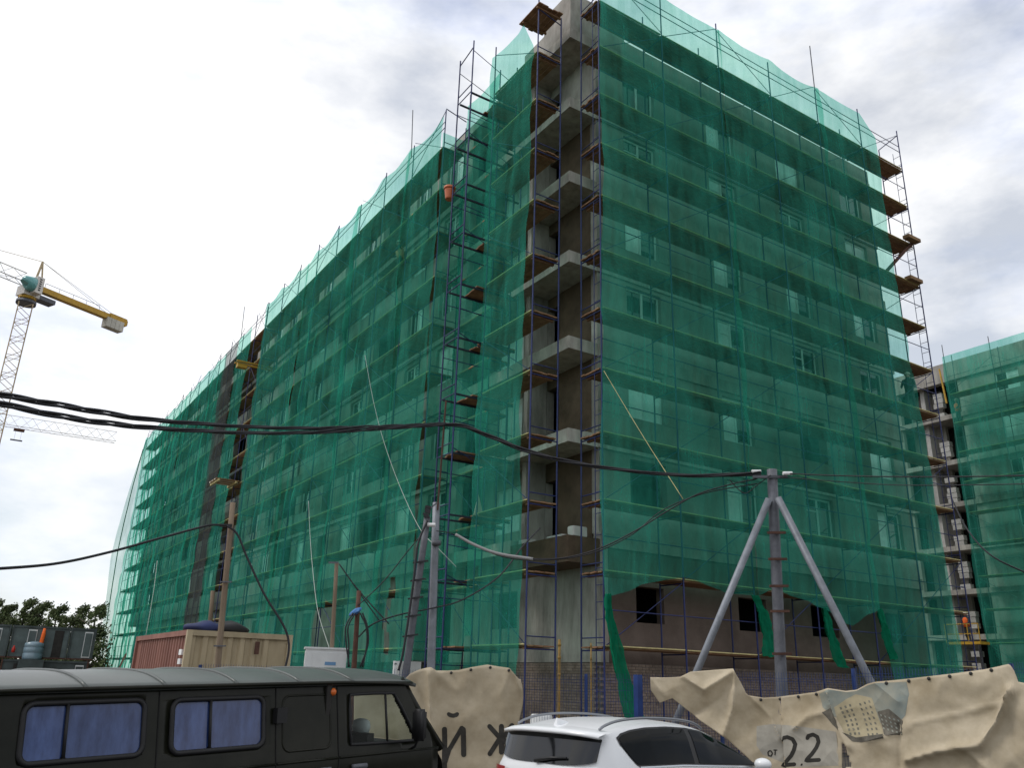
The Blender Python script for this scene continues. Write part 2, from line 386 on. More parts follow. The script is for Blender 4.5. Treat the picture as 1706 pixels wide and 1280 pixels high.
# loose white blocks lying on the first balcony
BLKW = mat('white_gas_block', (.55, .54, .52), .9, noise=.1)
for i, (a, b, lab) in enumerate((((.12, 2.2, 6.12), (.4, 2.75, 6.27), 'white foam block on the lowest corner balcony, farthest from the corner'),
                       ((.1, .4, 6.12), (.36, 1.2, 6.2), 'flat white slab lying on the lowest corner balcony edge'),
                       ((.25, .05, 6.12), (.75, .34, 6.42), 'biggest white block at the tip of the lowest corner balcony'))):
    bm = bmesh.new(); bm_box(bm, a, b)
    bmesh.ops.bevel(bm, geom=bm.edges[:], offset=.025, segments=2)
    for v in bm.verts: v.co += Vector((rnd.uniform(-.01, .01), rnd.uniform(-.01, .01), 0))
    tag(mesh_obj('foam_block', bm, BLKW), lab, 'block', 'white blocks on the lowest balcony')

# ------------------------------------------------------------------ scaffolds
Z1 = 2.95                                  # first deck
def deck_mesh(L):
    k = ('deck', L)
    if k not in MESH:                       # one solid boarding with sunk joints
        bm = bmesh.new(); n = 5; wd = .92; pr = []
        for i in range(n):
            a = -wd/2+wd*i/n; b = a+wd/n
            pr += [(a+.006, 0), (b-.006, 0), (b-.004, .016), (b+.004, .016)] if i < n-1 else [(a+.006, 0), (b, 0)]
        pr = [(x, z-.025) for x, z in pr]+[(wd/2, .025), (-wd/2, .025)]
        fa = [bm.verts.new((-L/2, x, z)) for x, z in pr]; fb = [bm.verts.new((L/2, x, z)) for x, z in pr]
        for i in range(len(pr)): bm.faces.new((fa[i], fa[(i+1) % len(pr)], fb[(i+1) % len(pr)], fb[i]))
        bm.faces.new(fa[::-1]); bm.faces.new(fb)
        bmesh.ops.recalc_face_normals(bm, faces=bm.faces[:])
        MESH[k] = new_mesh('deck', bm, WOOD)
    return MESH[k]
def plank_deck(S, P, u0, u1, w0, w1, z, along_u=True, n=5):
    """a deck whose boards are told apart in the photo: bearer (deck) with planks on it"""
    d = bar('deck_bearer', P(u0+.25, w0+.02, z-.045), P(u0+.25, w1-.02, z-.045), .05, .09, WOOD, S)
    for b_ in (u1-.25,): pass
    for i in range(n):
        a = w0+(w1-w0)*i/n+.008; b = w0+(w1-w0)*(i+1)/n-.008
        ja, jb = rnd.uniform(-.03, .03), rnd.uniform(-.06, .06); dz = rnd.uniform(0, .003)
        p, q = Vector(P(u0+ja, a, z+dz)), Vector(P(u1+jb, b, z+.04+dz))
        lo = [min(s, t) for s, t in zip(p, q)]; hi = [max(s, t) for s, t in zip(p, q)]
        # child of a rotated bearer: use world placement through matrix
        o = link('plank', box_mesh(WOOD if i < n-1 else MAT['edge_plank']), S, (Vector(lo)+Vector(hi))/2-off(S), None, [h-l for l, h in zip(lo, hi)])
MAT['edge_plank'] = mat('edge_plank', (.17, .10, .05), .9, col2=(.28, .18, .09), nscale=3)
def scaffold(label, P, axis, us, levels, top, near=(), group='scaffolds', dmat=BLUE, rails=True, wi=.3, wo_=1.3, skip=lambda i, k: False, ends=(), base=0.0, lad=()):
    o0 = P(us[0], wo_, 0); S = thing('scaffold', label, 'scaffold', o0, group)
    for i, u in enumerate(us):
        tp = top+rnd.uniform(-.25, .25)
        tube('standard', P(u, wi, base), P(u, wi, tp-.5), .026, dmat, S); tube('standard', P(u, wo_, base), P(u, wo_, tp), .026, dmat, S)
        for k in levels:
            z = Z1+2*k
            tube('transom', P(u, wi, z-.06), P(u, wo_, z-.06), .022, dmat, S, 6)
            if i in ends: tube('transom', P(u, wi, z+.27), P(u, wo_, z+.27), .019, dmat, S, 6)
        if i in ends:
            z = Z1+2*(levels[-1]+1); tube('transom', P(u, wi, z-.3), P(u, wo_, z-.06), .022, dmat, S, 6)
    for i in lad:                               # ladder frame beside the outer standard
        tube('ladder_pole', P(us[i], wo_-.34, base), P(us[i], wo_-.34, top-.9), .014, dmat, S, 6)
        z = .6
        while z < top-1: tube('rung', P(us[i], wo_-.34, z), P(us[i], wo_, z), .011, dmat, S, 6); z += .46 if (int(z*10) % 3) else .62
    for i, (a, b) in enumerate(zip(us, us[1:])):
        for k in levels:
            if skip(i, k): continue
            z = Z1+2*k
            if (i in near): plank_deck(S, P, a-.05, b+.05, wi+.06, wo_-.04, z)
            else:
                c = P((a+b)/2, (wi+wo_)/2, z+.02+rnd.uniform(-.01, .01))
                link('deck', deck_mesh(round(b-a, 2)), S, Vector(c)-off(S), (rnd.uniform(-.008, .008), 0, 0 if axis == 'x' else math.pi/2))
            bar('toe_board', P(a+.05, wo_-.015, z+.06), P(b-.05, wo_-.015, z+.06+rnd.uniform(-.02, .02)), .03, .07, WOODL, S)
            if rails: tube('guard_rail', P(a, wo_, z+1.0), P(b, wo_, z+1.0), .017, dmat, S, 6)
            if (i+k) % 2 == 0: tube('brace', P(a, wo_-.04, z), P(b, wo_-.04, z+1.95), .014, dmat, S, 6)
        if rails:
            zt = Z1+2*(levels[-1]+1)-.15
            tube('guard_rail', P(a, wo_, zt-.55), P(b, wo_, zt-.55), .017, dmat, S, 6)
            if i % 2 == 0: tube('brace', P(a, wo_, zt), P(b, wo_, zt-1.7), .014, dmat, S, 6)
    return S
PX = lambda u, w_, z: (u, -w_, z)          # in front of the right face
PY = lambda u, w_, z: (-w_, u, z)          # in front of the left face
LV = list(range(12)); LL = list(range(11))
scaffold('tall blue scaffold in front of the whole right face of the block', PX, 'x', [.27+3.01*i for i in range(7)], LV, 26.95, near=(0, 5), ends=(0, 6), lad=(0, 6))
scaffold('one-bay blue scaffold at the corner, left of the open balconies', PY, 'y', [.15, 3.05], LV[:11], 25.3, near=(0,), ends=(0,), rails=False, lad=())
scaffold('long blue scaffold under the wide green nets of the left face', PY, 'y', [7+2.95*i for i in range(9)], LL, 24.85, ends=(0,))
scaffold('far blue scaffold along the left end of the long face', PY, 'y', [30.75]+[33.0+3.0*i for i in range(13)], LL, 24.5, near=(), ends=(13,), skip=lambda i, k: False)
# inner bay between the corner and the long face carries decks too
scaffold('narrow inner scaffold behind the free-standing blue tower', lambda u, w_, z: (-w_, u, z), 'y', [4.45, 6.9], LL, 25.8, rails=False, wi=-.62, wo_=.22)
# the short platform at the very top of the corner
t = thing('top_platform', 'small brown plank platform at the very top of the corner scaffold', 'platform', (-1.3, .2, 24.95))
for i in range(5): box('plank', (-1.42+.21*i, -.05+rnd.uniform(-.05, .05), 24.95), (-1.42+.21*i+.195, 1.25+rnd.uniform(-.05, .05), 24.99), WOOD, t)
box('bearer', (-1.4, .1, 24.87), (-.35, .16, 24.95), WOOD, t); box('bearer', (-1.4, 1.0, 24.87), (-.35, 1.06, 24.95), WOOD, t)
# free-standing tower running at right angles to the face
T = thing('scaffold_tower', 'slim open blue scaffold tower without netting, with brown plank decks', 'scaffold', (-2.2, 3.2, 0), 'scaffolds')
for x in (-2.2, .75):
    for yv in (3.22, 4.24):
        tp = 25.0 if x < 0 else 24.0
        if x > 0: tube('standard', (x-.62, yv, 0), (x-.62, yv, tp), .026, BLUE, T)
        else: tube('standard', (x, yv, 0), (x, yv, tp+(.25 if yv < 4 else 0)), .028, BLUE, T)
tube('transom', (-2.2, 3.22, 24.95), (-2.2, 4.24, 24.75), .022, BLUE, T)
for k in range(11):
    z = Z1+2*k
    for zz in (z-.05, z+.28): tube('transom', (-2.2, 3.22, zz), (-2.2, 4.24, zz), .02, BLUE, T)
    for yv in (3.3, 4.16): bar('deck_beam', (-2.15, yv, z-.05), (.1, yv, z-.05), .05, .07, mat('dark_beam', (.02, .022, .04), .6, noise=.2), T)
    tube('guard_rail', (-2.2, 4.24, z-.5), (.1, 4.24, z-.5), .015, BLUE, T, 6); 
    if k % 2: tube('brace', (-2.2, 3.22, z+.1), (.1, 3.22, z-.8), .014, BLUE, T, 6)
    else: tube('brace', (-2.2, 3.22, z-1), (.1, 3.3, z-1.1), .014, BLUE, T, 6)
    if k in (9, 8): continue
    x0 = {10: -1.05, 7: -1.15, 6: -1.5, 5: -1.2, 4: -1.55, 3: -2.0, 2: -1.3, 1: -1.3, 0: -1.7}.get(k, -1.2)
    for i in range(5): box('plank', (x0+rnd.uniform(-.08, .08), 3.24+.2*i, z), (.1, 3.24+.2*i+.185, z+.04), WOOD, T)
tube('guard_rail', (-2.2, 3.22, 24.8), (.1, 3.3, 24.0), .014, BLUE, T, 6); tube('guard_rail', (-2.2, 4.24, 24.4), (.1, 4.24, 23.7), .014, BLUE, T, 6)
PALE = mat('pale_board', (.55, .5, .42), .9, noise=.15)
bm = bmesh.new(); vs_ = [bm.verts.new(p) for p in ((-1.15, 3.5, 6.99), (-.75, 3.5, 6.99), (-1.0, 3.5, 7.75), (-1.15, 3.53, 6.99), (-.75, 3.53, 6.99), (-1.0, 3.53, 7.75))]
for q in ((0, 1, 2), (5, 4, 3), (0, 3, 4, 1), (1, 4, 5, 2), (2, 5, 3, 0)): bm.faces.new([vs_[i] for i in q])
tag(mesh_obj('offcut_board', bm, PALE), 'pale pointed board offcut standing on a low tower deck', 'board')

t_ = tag(bar('timber_prop', at(1519, 405, 37.6), at(1474, 455, 36.4), .12, .16, RUST), 'dark timber propped slantwise at the right scaffold end', 'timber')
for px, py, lab in ((1519, 404, 'short timber offcut on the upper right end deck, above the prop'), (1522, 470, 'short timber offcut on the right end deck below the prop')):
    c = at(px, py, 37.3); z_ = Z1+.05+2*round((c.z-Z1)/2); tag(box('timber_offcut', (c.x-.5, c.y-.2, z_), (c.x+.4, c.y+.1, z_+.16), MAT['edge_plank']), lab, 'timber')
# rods above the roofline
for nm, a, b, lab in (('a', (-1.3, 10.2, 24.3), (-1.3, 10.45, 27.0), 'thin vertical rod sticking up above the long left face nearest the tower'),
                      ('b', (12.33, -1.3, 26.2), (12.33, -1.3, 29.1), 'thin vertical rod above the right face roofline'),
                      ('c', (-1.3, 36.7, 24.3), (-1.3, 37.0, 26.8), 'thin rod on the far left roofline beside the grey netting')):
    tag(tube('rod', a, b, .022, GREYD), lab, 'rod')

# ------------------------------------------------------------------ nets
def net(label, axis, u0, u1, bot, top, w_at=1.4, m=NETG, seed=0, cuts=(), du=.2, dz=.4, amp=.07, posts=(), parent=None, name='safety_net', extra=None, base=0.0, sgn=-1):
    rr = random.Random(seed); bm = bmesh.new()
    nu = max(2, int(round((u1-u0)/du))); zmax = 27; nv = int(24/dz)
    ph = [(rr.uniform(0, 6.28), rr.uniform(.5, 3.2), rr.uniform(.25, 1)) for _ in range(7)]
    V = {}
    for i in range(nu+1):
        u = u0+(u1-u0)*i/nu; b, t_ = bot(u), top(u)
        for j in range(nv+1):
            z = b+(t_-b)*j/nv
            d = sum(a*math.sin(f*u*1.9+p+.13*z*f) for p, f, a in ph)/3.2*amp
            d += .5*amp*math.sin(u*5.1+.35*z+ph[0][0])+.10*abs(mnoise.noise(Vector((u*.9+z*.35, z*.55-u*.3, seed*3.1))))
            d += .10*abs(math.sin((z-Z1)*math.pi/2))*(.4+.6*math.sin(u*1.05+ph[1][0]+z*.2)**2)
            ou = .05*math.sin(z*.9+ph[2][0]+u)
            d *= min(1, max(.12, (t_-z)/1.6)); ou *= min(1, max(.1, (t_-z)/1.6))
            dd = base+sgn*(w_at+d)
            if extra: dd, ou = extra(u, z, dd, ou)
            V[i, j] = bm.verts.new((u+ou, dd, z) if axis == 'x' else (dd, u+ou, z))
    for i in range(nu):
        for j in range(nv):
            q = (V[i, j], V[i+1, j], V[i+1, j+1], V[i, j+1]); uc = u0+(u1-u0)*(i+.5)/nu; zc = sum(v.co.z for v in q)/4
            if any(inside(uc, zc, c) for c in cuts): continue
            bm.faces.new(q)
    bmesh.ops.delete(bm, geom=[v for v in bm.verts if not v.link_faces], context='VERTS')
    o = mesh_obj(name, bm, m, parent, True)
    if label: tag(o, label, 'net', 'debris nets')
    return o
def sag(posts, z, s):
    def f(u):
        for a, b in zip(posts, posts[1:]):
            if a <= u <= b: t_ = (u-a)/(b-a); return z-s*4*t_*(1-t_)*(.6+.4*math.sin(a*7))
        return z
    return f
RP = [.17]+[.27+3.01*i for i in range(1, 7)]
hem = [(.17, 4.25), (.9, 4.45), (1.5, 4.7), (3.2, 5.05), (4.0, 4.95), (4.8, 4.72), (6.3, 4.75), (7.0, 5.0), (7.7, 4.9), (8.6, 4.75), (9.45, 4.55), (10.2, 4.2), (10.8, 4.1), (11.6, 4.5), (12.4, 4.75), (12.75, 3.2), (13.0, 1.4), (14, 1.0), (18, 1.0)]
hb = lambda u: interp(hem, u)
rtop = sag(RP, 26.75, .28)
def redge(u, z, dd, ou):                       # the last sheet's free edge leans outwards lower down
    if u > 15: ou += (u-15)/1.3*(.0 if z > 18 else .06*(18-z))
    return dd, ou
s1 = net('green net sheet on the right face nearest the open corner', 'x', .17, 6.35, hb, rtop, seed=1)
s2 = net('middle green net sheet on the right face, behind the braced pole', 'x', 6.22, 12.4, hb, rtop, seed=2, w_at=1.43)
s3 = net('rightmost green net sheet on the right face, reaching the ground', 'x', 12.25, 16.3, hb, lambda u: rtop(u) if u < 15.3 else rtop(15.3)-(u-15.3)*.9, seed=3, extra=redge)
# gathered tails hanging from the lifted hem
def tail(parent, pts, w0, w1, seed):
    rr = random.Random(seed); P = smooth_pts(pts, 6); bm = bmesh.new(); rows = []
    for i, p in enumerate(P):
        t_ = i/(len(P)-1); wd = w0+(w1-w0)*t_; row = []
        for k in range(9):
            a = (k/8-.5); row.append(bm.verts.new(p+Vector((a*wd, .09*math.sin(k*2.4+i*.35+seed)+.03*rr.uniform(-1, 1), .03*rr.uniform(-1, 1)))))
        rows.append(row)
    for a, b in zip(rows, rows[1:]):
        for k in range(8): bm.faces.new((a[k], a[k+1], b[k+1], b[k]))
    return mesh_obj('hanging_tail', bm, NETB, parent, True)
tail(s1, [(.3, -1.45, 4.35), (.38, -1.45, 3.6), (.62, -1.48, 2.6), (1.0, -1.5, 1.6), (1.35, -1.5, .9)], .12, .75, 1)
tail(s1, [(6.2, -1.45, 4.75), (6.4, -1.47, 4.2), (6.6, -1.47, 3.6), (6.7, -1.47, 2.95)], .25, .6, 2)
tail(s2, [(9.45, -1.45, 4.6), (9.55, -1.47, 4.0), (9.8, -1.47, 3.4), (10.1, -1.47, 2.75)], .15, .55, 3)
tail(s3, [(12.4, -1.45, 4.75), (12.55, -1.47, 4.2), (12.7, -1.47, 3.7), (12.85, -1.47, 3.1)], .2, .4, 4)
# corner sheet on the left face: one bay, its near edge slanting to the top
def cedge(u, z, dd, ou):
    k = max(0, 1-(u-.15)/1.2)
    if z > 23.3: ou += k*(z-23.3)*.55
    if z < 15: ou += k*.22*math.sin(z*.8)*.5+k*.12
    return dd, ou
net('single tall green net strip between the blue tower and open corner', 'y', .25, 3.12, lambda u: 2.1, lambda u: 24.75-.2*math.sin((u-.25)/2.87*math.pi), seed=11, du=.12, extra=cedge)
net('green net strip set back behind the open blue tower', 'y', 4.35, 7.0, lambda u: 2.2 if u > 5.3 else 3.4, lambda u: 25.5-.15*math.sin((u-4.4)*1.2), w_at=.26, seed=12, du=.15, cuts=([(4.3, 5.4), (4.9, 5.5), (4.95, 3.6), (4.3, 3.5)],))
# the long left face in overlapping sheets
LT = lambda u: 24.55-.32*abs(math.sin((u-7)*math.pi/2.95))+.05*math.sin(u*.7)
cutB = ([(8.25, 5.0), (8.7, 5.7), (9.25, 4.1), (9.2, 2.9), (8.5, 2.95), (8.75, 4.1)], [(13.4, 2.6), (13.75, 4.95), (15.95, 4.9), (16.1, 4.2), (15.9, 2.6)],)
names = ['green net sheet of the left face just beyond the blue tower', 'second green net sheet of the left face from the blue tower', 'third green net sheet of the left face, above the white cabinet',
         'last green net sheet of the left face before the dark open bay']
eds = [7.0, 10.3, 16.0, 23.1, 30.6]
for i, lb in enumerate(names):
    net(lb, 'y', eds[i]-(.35 if i else 0), eds[i+1], lambda u: 1.5+.25*math.sin(u*1.3), LT, w_at=1.38+.05*(i % 2), seed=20+i, cuts=cutB, amp=.09)
net('small green net return closing the near end of the long left scaffold', 'x', -1.42, -.3, lambda u: 2.6, lambda u: 23.6, w_at=-6.93, seed=51, du=.12, amp=.03)
LT2 = lambda u: 24.2-.25*abs(math.sin(u*math.pi/3))+.04*math.sin(u)
net('narrow green net strip right of the grey netting', 'y', 33.6, 36.6, lambda u: 1.4, LT2, seed=31, amp=.1)
net('dark grey vertical net strip on the far left part', 'y', 36.4, 39.8, lambda u: 1.2, lambda u: 24.0, seed=32, m=NETK, w_at=1.46)
net('far green net sheet left of the grey netting', 'y', 39.6, 52.0, lambda u: 1.0+.2*math.sin(u), LT2, seed=33, amp=.12, du=.3)
net('farthest green net sheet on the left face, over the open scaffold end', 'y', 51.7, 69.2, lambda u: .9+.2*math.sin(u), LT2, seed=34, amp=.12, du=.3)
# pale loose sheet blown out past the far end
EDGE = [(.5, 70.2), (3, 73.6), (5.5, 75.6), (8.7, 76.8), (13.2, 78.4), (16, 77.4), (19.6, 74.8), (22.3, 71.6), (24.0, 69.3)]
bm = bmesh.new(); rows = []
for j in range(49):
    z = .5+23.5*j/48; e_ = interp(EDGE, z); row = []
    for i in range(15):
        t_ = i/14; row.append(bm.verts.new((-1.35-.16*math.sin(t_*math.pi)*math.sin((z+1)/25*math.pi)+.04*math.sin(t_*23+z*.5), 69.1+(e_-69.1)*t_, z)))
    rows.append(row)
for a, b in zip(rows, rows[1:]):
    for i in range(14): bm.faces.new((a[i], a[i+1], b[i+1], b[i]))
pn = tag(mesh_obj('safety_net', bm, NETP, None, True), 'pale translucent net billowing out past the far left end', 'net', 'debris nets')
bm = bmesh.new(); bm_tube(bm, [(-1.42-.16*math.sin((z+1)/25*math.pi), 69.1+(interp(EDGE, z)-69.1)*.42, z) for z in [.6+i*.9 for i in range(26)]], .045, 5)
mesh_obj('seam', bm, NETB, pn)

# ------------------------------------------------------------------ second block on the right
X2 = 40.0
B2 = thing('apartment_building', 'second unfinished block at the right edge, partly hidden', 'building', (X2, 9, 0))
box('core', (X2+2.2, -8, .05), (X2+14, 29.5, 23.4), DARK, B2)  # added dark box, its colour stands for the shade of the rooms
for k, z in enumerate([2.6, 5.4, 8.2, 11.0, 13.85, 16.7, 19.85]):
    box('floor_slab', (X2-.05, -8, z-.1), (X2+2.3, 29.6, z+.22), CONCL, B2)
    zt = [5.3, 8.1, 10.9, 13.75, 16.6, 19.75, 22.4][k]
    box('wall', (X2+1.4, 11.2, z+.22), (X2+1.7, 13.6, zt), CONC, B2); box('wall', (X2+.1, 13.6, z+.22), (X2+.45, 29.6, zt), CONC, B2)
    box('wall', (X2+.5, 11.9, z+.22), (X2+1.4, 12.2, zt), BLOCK, B2)
    for j in range(5):                                 # stacked pale blocks beside the opening
        if (k*3+j) % 4 != 3: box('block', (X2+.35, 10.55-.03*(j % 2), z+.25+j*.36), (X2+.75, 11.15+.04*((j+k) % 3), z+.58+j*.36), BLOCK, B2)
    for c, (a, b) in enumerate(((-8, -3.2), (-1.7, 1.2), (2.7, 5.2), (6.7, 9.2))): box('wall', (X2+.1, a, z+.22), (X2+.4, b, zt), CONC, B2)
    for c in (-2.45, 1.95, 5.95):
        box('spandrel', (X2+.12, c-.75, z+.22), (X2+.38, c+.75, z+1.0), BLOCK, B2); box('lintel', (X2+.12, c-.75, zt-.3), (X2+.38, c+.75, zt), CONC, B2)
        window(B2, 'y', c, z+1.0, 1.48, zt-.3-z-1.0, X2+.2, (k+int(c)) % 4)
box('parapet', (X2-.06, -8, 22.4), (X2+.5, 29.6, 23.75), CONCL, B2); box('roof', (X2+.5, -8, 23.4), (X2+14, 29.6, 23.5), CONC, B2)
P2 = lambda u, w_, z: (X2-w_, u, z)
scaffold('distant scaffold in front of the second block at right', P2, 'y', [-6, -3, 0, 3, 6, 9.1], list(range(10)), 24.4, dmat=GREYD)
net('green net over the second block at the right edge', 'y', -6.2, 9.15, lambda u: 2.6, lambda u: 23.7, seed=41, du=.35, base=X2)
bm = bmesh.new()

# ------------------------------------------------------------------ people
SKIN = mat('skin', (.35, .2, .14), .6); ORNG = mat('orange_cloth', (.75, .13, .02), .8, noise=.1); DKC = mat('dark_cloth', (.03, .035, .045), .9, noise=.2)
PEACH = mat('peach_cloth', (.62, .30, .16), .85, noise=.1); HELM = mat('helmet_white', (.75, .72, .6), .4)
def person(label, loc, rotz, vest, arm=(.25, .1), lean=0.0, helmet=HELM):
    t_ = thing('person', label, 'person', loc, rot=(0, 0, rotz))
    J = {'pel': (0, 0, .95), 'ch': (lean*.5, 0, 1.32), 'nk': (lean, 0, 1.5), 'hd': (lean*1.1, 0, 1.64), 'tp': (lean*1.15, 0, 1.75),
         'hl': (0, .1, .92), 'kl': (.06, .12, .5), 'al': (0, .13, .08), 'tl': (.14, .14, .04), 'hr': (0, -.1, .92), 'kr': (.02, -.13, .5), 'ar': (-.1, -.14, .08), 'tr': (.05, -.15, .04),
         'sl': (lean*.9, .19, 1.43), 'el': (lean+.1, .26, 1.16), 'wl': (lean+arm[0], .24, .98+arm[1]), 'gl': (lean+arm[0]+.08, .23, .95+arm[1]),
         'sr': (lean*.9, -.19, 1.43), 'er': (lean+.08, -.27, 1.15), 'wr': (lean+.3, -.22, 1.05), 'gr': (lean+.38, -.21, 1.05)}
    E_ = ['pel ch', 'ch nk', 'nk hd', 'hd tp', 'pel hl', 'hl kl', 'kl al', 'al tl', 'pel hr', 'hr kr', 'kr ar', 'ar tr', 'ch sl', 'sl el', 'el wl', 'wl gl', 'ch sr', 'sr er', 'er wr', 'wr gr']
    rad = dict(pel=.15, ch=.16, nk=.065, hd=.1, tp=.075, hl=.095, kl=.065, al=.045, tl=.04, hr=.095, kr=.065, ar=.045, tr=.04, sl=.07, el=.047, wl=.035, gl=.04, sr=.07, er=.047, wr=.035, gr=.04)
    ks = list(J); me = bpy.data.meshes.new('body'); me.from_pydata([J[k] for k in ks], [tuple(ks.index(x) for x in e_.split()) for e_ in E_], [])
    me.materials.append(DKC); o = link('body', me, t_)
    md = o.modifiers.new('skin', 'SKIN'); sv = me.skin_vertices[0].data
    for i, k in enumerate(ks): sv[i].radius = (rad[k],)*2; sv[i].use_root = k == 'pel'
    o.modifiers.new('sub', 'SUBSURF').levels = 1
    bm = bmesh.new(); bm_tube(bm, [(lean*.1, 0, .88), (lean*.3, 0, 1.1), (lean*.7, 0, 1.35), (lean*.95, 0, 1.46)], [.17, .175, .2, .12], 12); link('vest', new_mesh('vest', bm, vest), t_)
    bm = bmesh.new(); bmesh.ops.create_icosphere(bm, subdivisions=2, radius=.105)
    for v in bm.verts: v.co = Vector((v.co.x+lean*1.12, v.co.y*.85, v.co.z*1.2+1.63))
    link('head', new_mesh('head', bm, SKIN), t_)
    bm = bmesh.new(); bmesh.ops.create_uvsphere(bm, u_segments=12, v_segments=6, radius=.13)
    bmesh.ops.delete(bm, geom=[v for v in bm.verts if v.co.z < -.02], context='VERTS')
    for v in bm.verts: v.co += Vector((lean*1.13, 0, 1.69))
    link('helmet', new_mesh('helmet', bm, helmet), t_)
    return t_
person('dim worker standing behind the net at the right face far end', (17.15, -.85, Z1+10+.04), R(200), DKC)
person('worker in peach shirt behind the upper left green net', (-.8, 11.6, Z1+16+.05), R(150), PEACH, lean=.12)
person('small worker in orange vest high on the second block', (X2-.75, 9.0, Z1+16+.05), R(160), ORNG)
person('small worker in orange vest on the yellow lift platform', (X2-1.95, 9.9, 5.05), R(170), ORNG)
# yellow lift platform by the second block
t = thing('lift_platform', 'yellow railed lift platform low beside the second block', 'lift', (X2-2, 9.5, 4.9))
box('floor', (X2-2.5, 8.9, 4.9), (X2-1.5, 11.0, 5.05), YEL, t)
for yv in (8.9, 9.6, 10.3, 11.0): tube('post', (X2-2.5, yv, 5.0), (X2-2.5, yv, 6.1), .03, YEL, t)
for zz in (5.5, 6.08): tube('rail', (X2-2.5, 8.9, zz), (X2-2.5, 11.0, zz), .03, YEL, t)
tube('mast', (X2-1.2, 9.7, .1), (X2-1.2, 9.7, 4.95), .09, GREYD, t)
tag(tube('yellow_mast_rail', (X2-1.45, 9.3, 20.4), (X2-1.45, 9.45, 22.9), .06, YEL), 'short yellow upright beside the second block near its roof', 'rail')

# ------------------------------------------------------------------ hung things on the left face
t = thing('bucket', 'orange plastic bucket hanging on the blue tower', 'bucket', (-2.2, 4.55, 18.9))
ORB = mat('orange_plastic', (.55, .15, .06), .5, noise=.08)
bm = bmesh.new(); bm_tube(bm, [(-2.2, 4.5, 18.85), (-2.2, 4.5, 18.9), (-2.2, 4.5, 19.2), (-2.2, 4.5, 19.26)], [.14, .15, .19, .2], 14, True); mesh_obj('shell', bm, ORB, t)
bm = bmesh.new(); bm_tube(bm, [(-2.2, 4.5, 19.27), (-2.2, 4.5, 19.36)], [.225, .225], 14); mesh_obj('rim', bm, ORB, t)
tube('handle', (-2.2, 4.5, 19.3), (-2.2, 4.24, 19.3), .015, GREYD, t)
t = thing('hoist_beam', 'yellow hoist beam sticking out of the dark open bay near the roof', 'hoist', (-1.3, 31.3, 20.4))
for yv in (31.0, 31.5): bar('beam', (-2.7, yv, 20.5), (-.2, yv, 20.5), .09, .16, YEL, t)
box('motor', (-2.6, 31.05, 20.15), (-2.0, 31.45, 20.42), YEL, t)
t = thing('loading_platform', 'wooden loading platform jutting out from the dark open bay', 'platform', (-2.3, 32.5, 13.0))
for i in range(6): box('plank', (-2.75, 31.6+.28*i, 13.05), (-1.35, 31.6+.28*i+.24, 13.12), PALE if i % 2 else MAT['edge_plank'], t)
for x in (-2.65, -1.6): box('bearer', (x, 31.5, 12.92), (x+.1, 33.4, 13.05), WOODL, t)

# ------------------------------------------------------------------ cranes
def lattice(t, a, b, s, n, m, r=.05, up=Vector((0, 0, 1)), square=True):
    """square (mast) or triangular (jib) lattice between a and b"""
    a, b = Vector(a), Vector(b); d = (b-a).normalized(); sx = d.cross(up)
    if sx.length < .1: sx = Vector((1, 0, 0))
    sx.normalize(); sy = sx.cross(d)
    cs = [sx*s/2+sy*s/2, -sx*s/2+sy*s/2, -sx*s/2-sy*s/2, sx*s/2-sy*s/2] if square else [sx*s/2, -sx*s/2, sy*s*1.1]
    for c in cs: tube('chord', a+c, b+c, r*1.5, m, t, 6)
    k = len(cs)
    for i in range(n):
        p, q = a.lerp(b, i/n), a.lerp(b, (i+1)/n)
        for j in range(k):
            c1, c2 = cs[j], cs[(j+1) % k]
            if i % 2: c1, c2 = c2, c1
            tube('lacing', p+c1, q+c2, r*.8, m, t, 5)
            if square and i % 2 == 0: tube('lacing', p+cs[j], p+cs[(j+1) % k], r*.7, m, t, 5)
C0 = Vector((-14.25, 105.4, 0)); dj = Vector((math.sin(R(64)), math.cos(R(64)), 0)); side = Vector((dj.y, -dj.x, 0))
CR = thing('tower_crane', 'tall tower crane with yellow counter-jib and pale lattice mast', 'crane', C0, 'cranes')
MASTM = mat('mast_paint', (.42, .33, .2), .6, noise=.25)
lattice(CR, C0+Vector((0, 0, .1)), C0+Vector((0, 0, 49)), 1.7, 38, MASTM, .055, Vector((0, 1, 0)))
H = C0+Vector((0, 0, 52))
for zz, rr_ in ((49.0, 1.25), (49.6, 1.1)):
    tube('slewing_ring', C0+Vector((0, 0, zz)), C0+Vector((0, 0, zz+.5)), rr_, GREYD if rr_ > 1.2 else YEL, CR, 16)
def obox(nm, c, l, wd, h, m): 
    q = dj.to_track_quat('X', 'Z'); return link(nm, box_mesh(m), CR, Vector(c)-off(CR), q, (l, wd, h))
obox('turntable', H+Vector((0, 0, -1.2)), 2.2, 2.0, 1.4, CRW); obox('platform', H+dj*2.2+Vector((0, 0, -1.5)), 2.6, 1.6, .6, GREYD)
obox('counter_jib', H+dj*8.2+Vector((0, 0, -.1)), 13.6, .9, .8, YEL); obox('counter_jib_end', H+dj*13.4+Vector((0, 0, -.1)), 2.8, 1.1, 1.15, YEL)
for i in range(4): obox('counterweight', H+dj*(11.9+i*.7)+side*.05+Vector((0, 0, -1.05)), .66, 1.3, 1.5, mat('counterweight_concrete', (.42, .41, .36), .9, noise=.15))
tube('handrail', H+dj*2+Vector((0, 0, 1.1)), H+dj*10.4+Vector((0, 0, 1.1)), .04, GREYD, CR, 5)
for i in range(5): tube('rail_post', H+dj*(2+2.1*i)+Vector((0, 0, .2)), H+dj*(2+2.1*i)+Vector((0, 0, 1.1)), .03, GREYD, CR, 5)
cabc = H-dj*.6+side*1.5+Vector((0, 0, -.5))
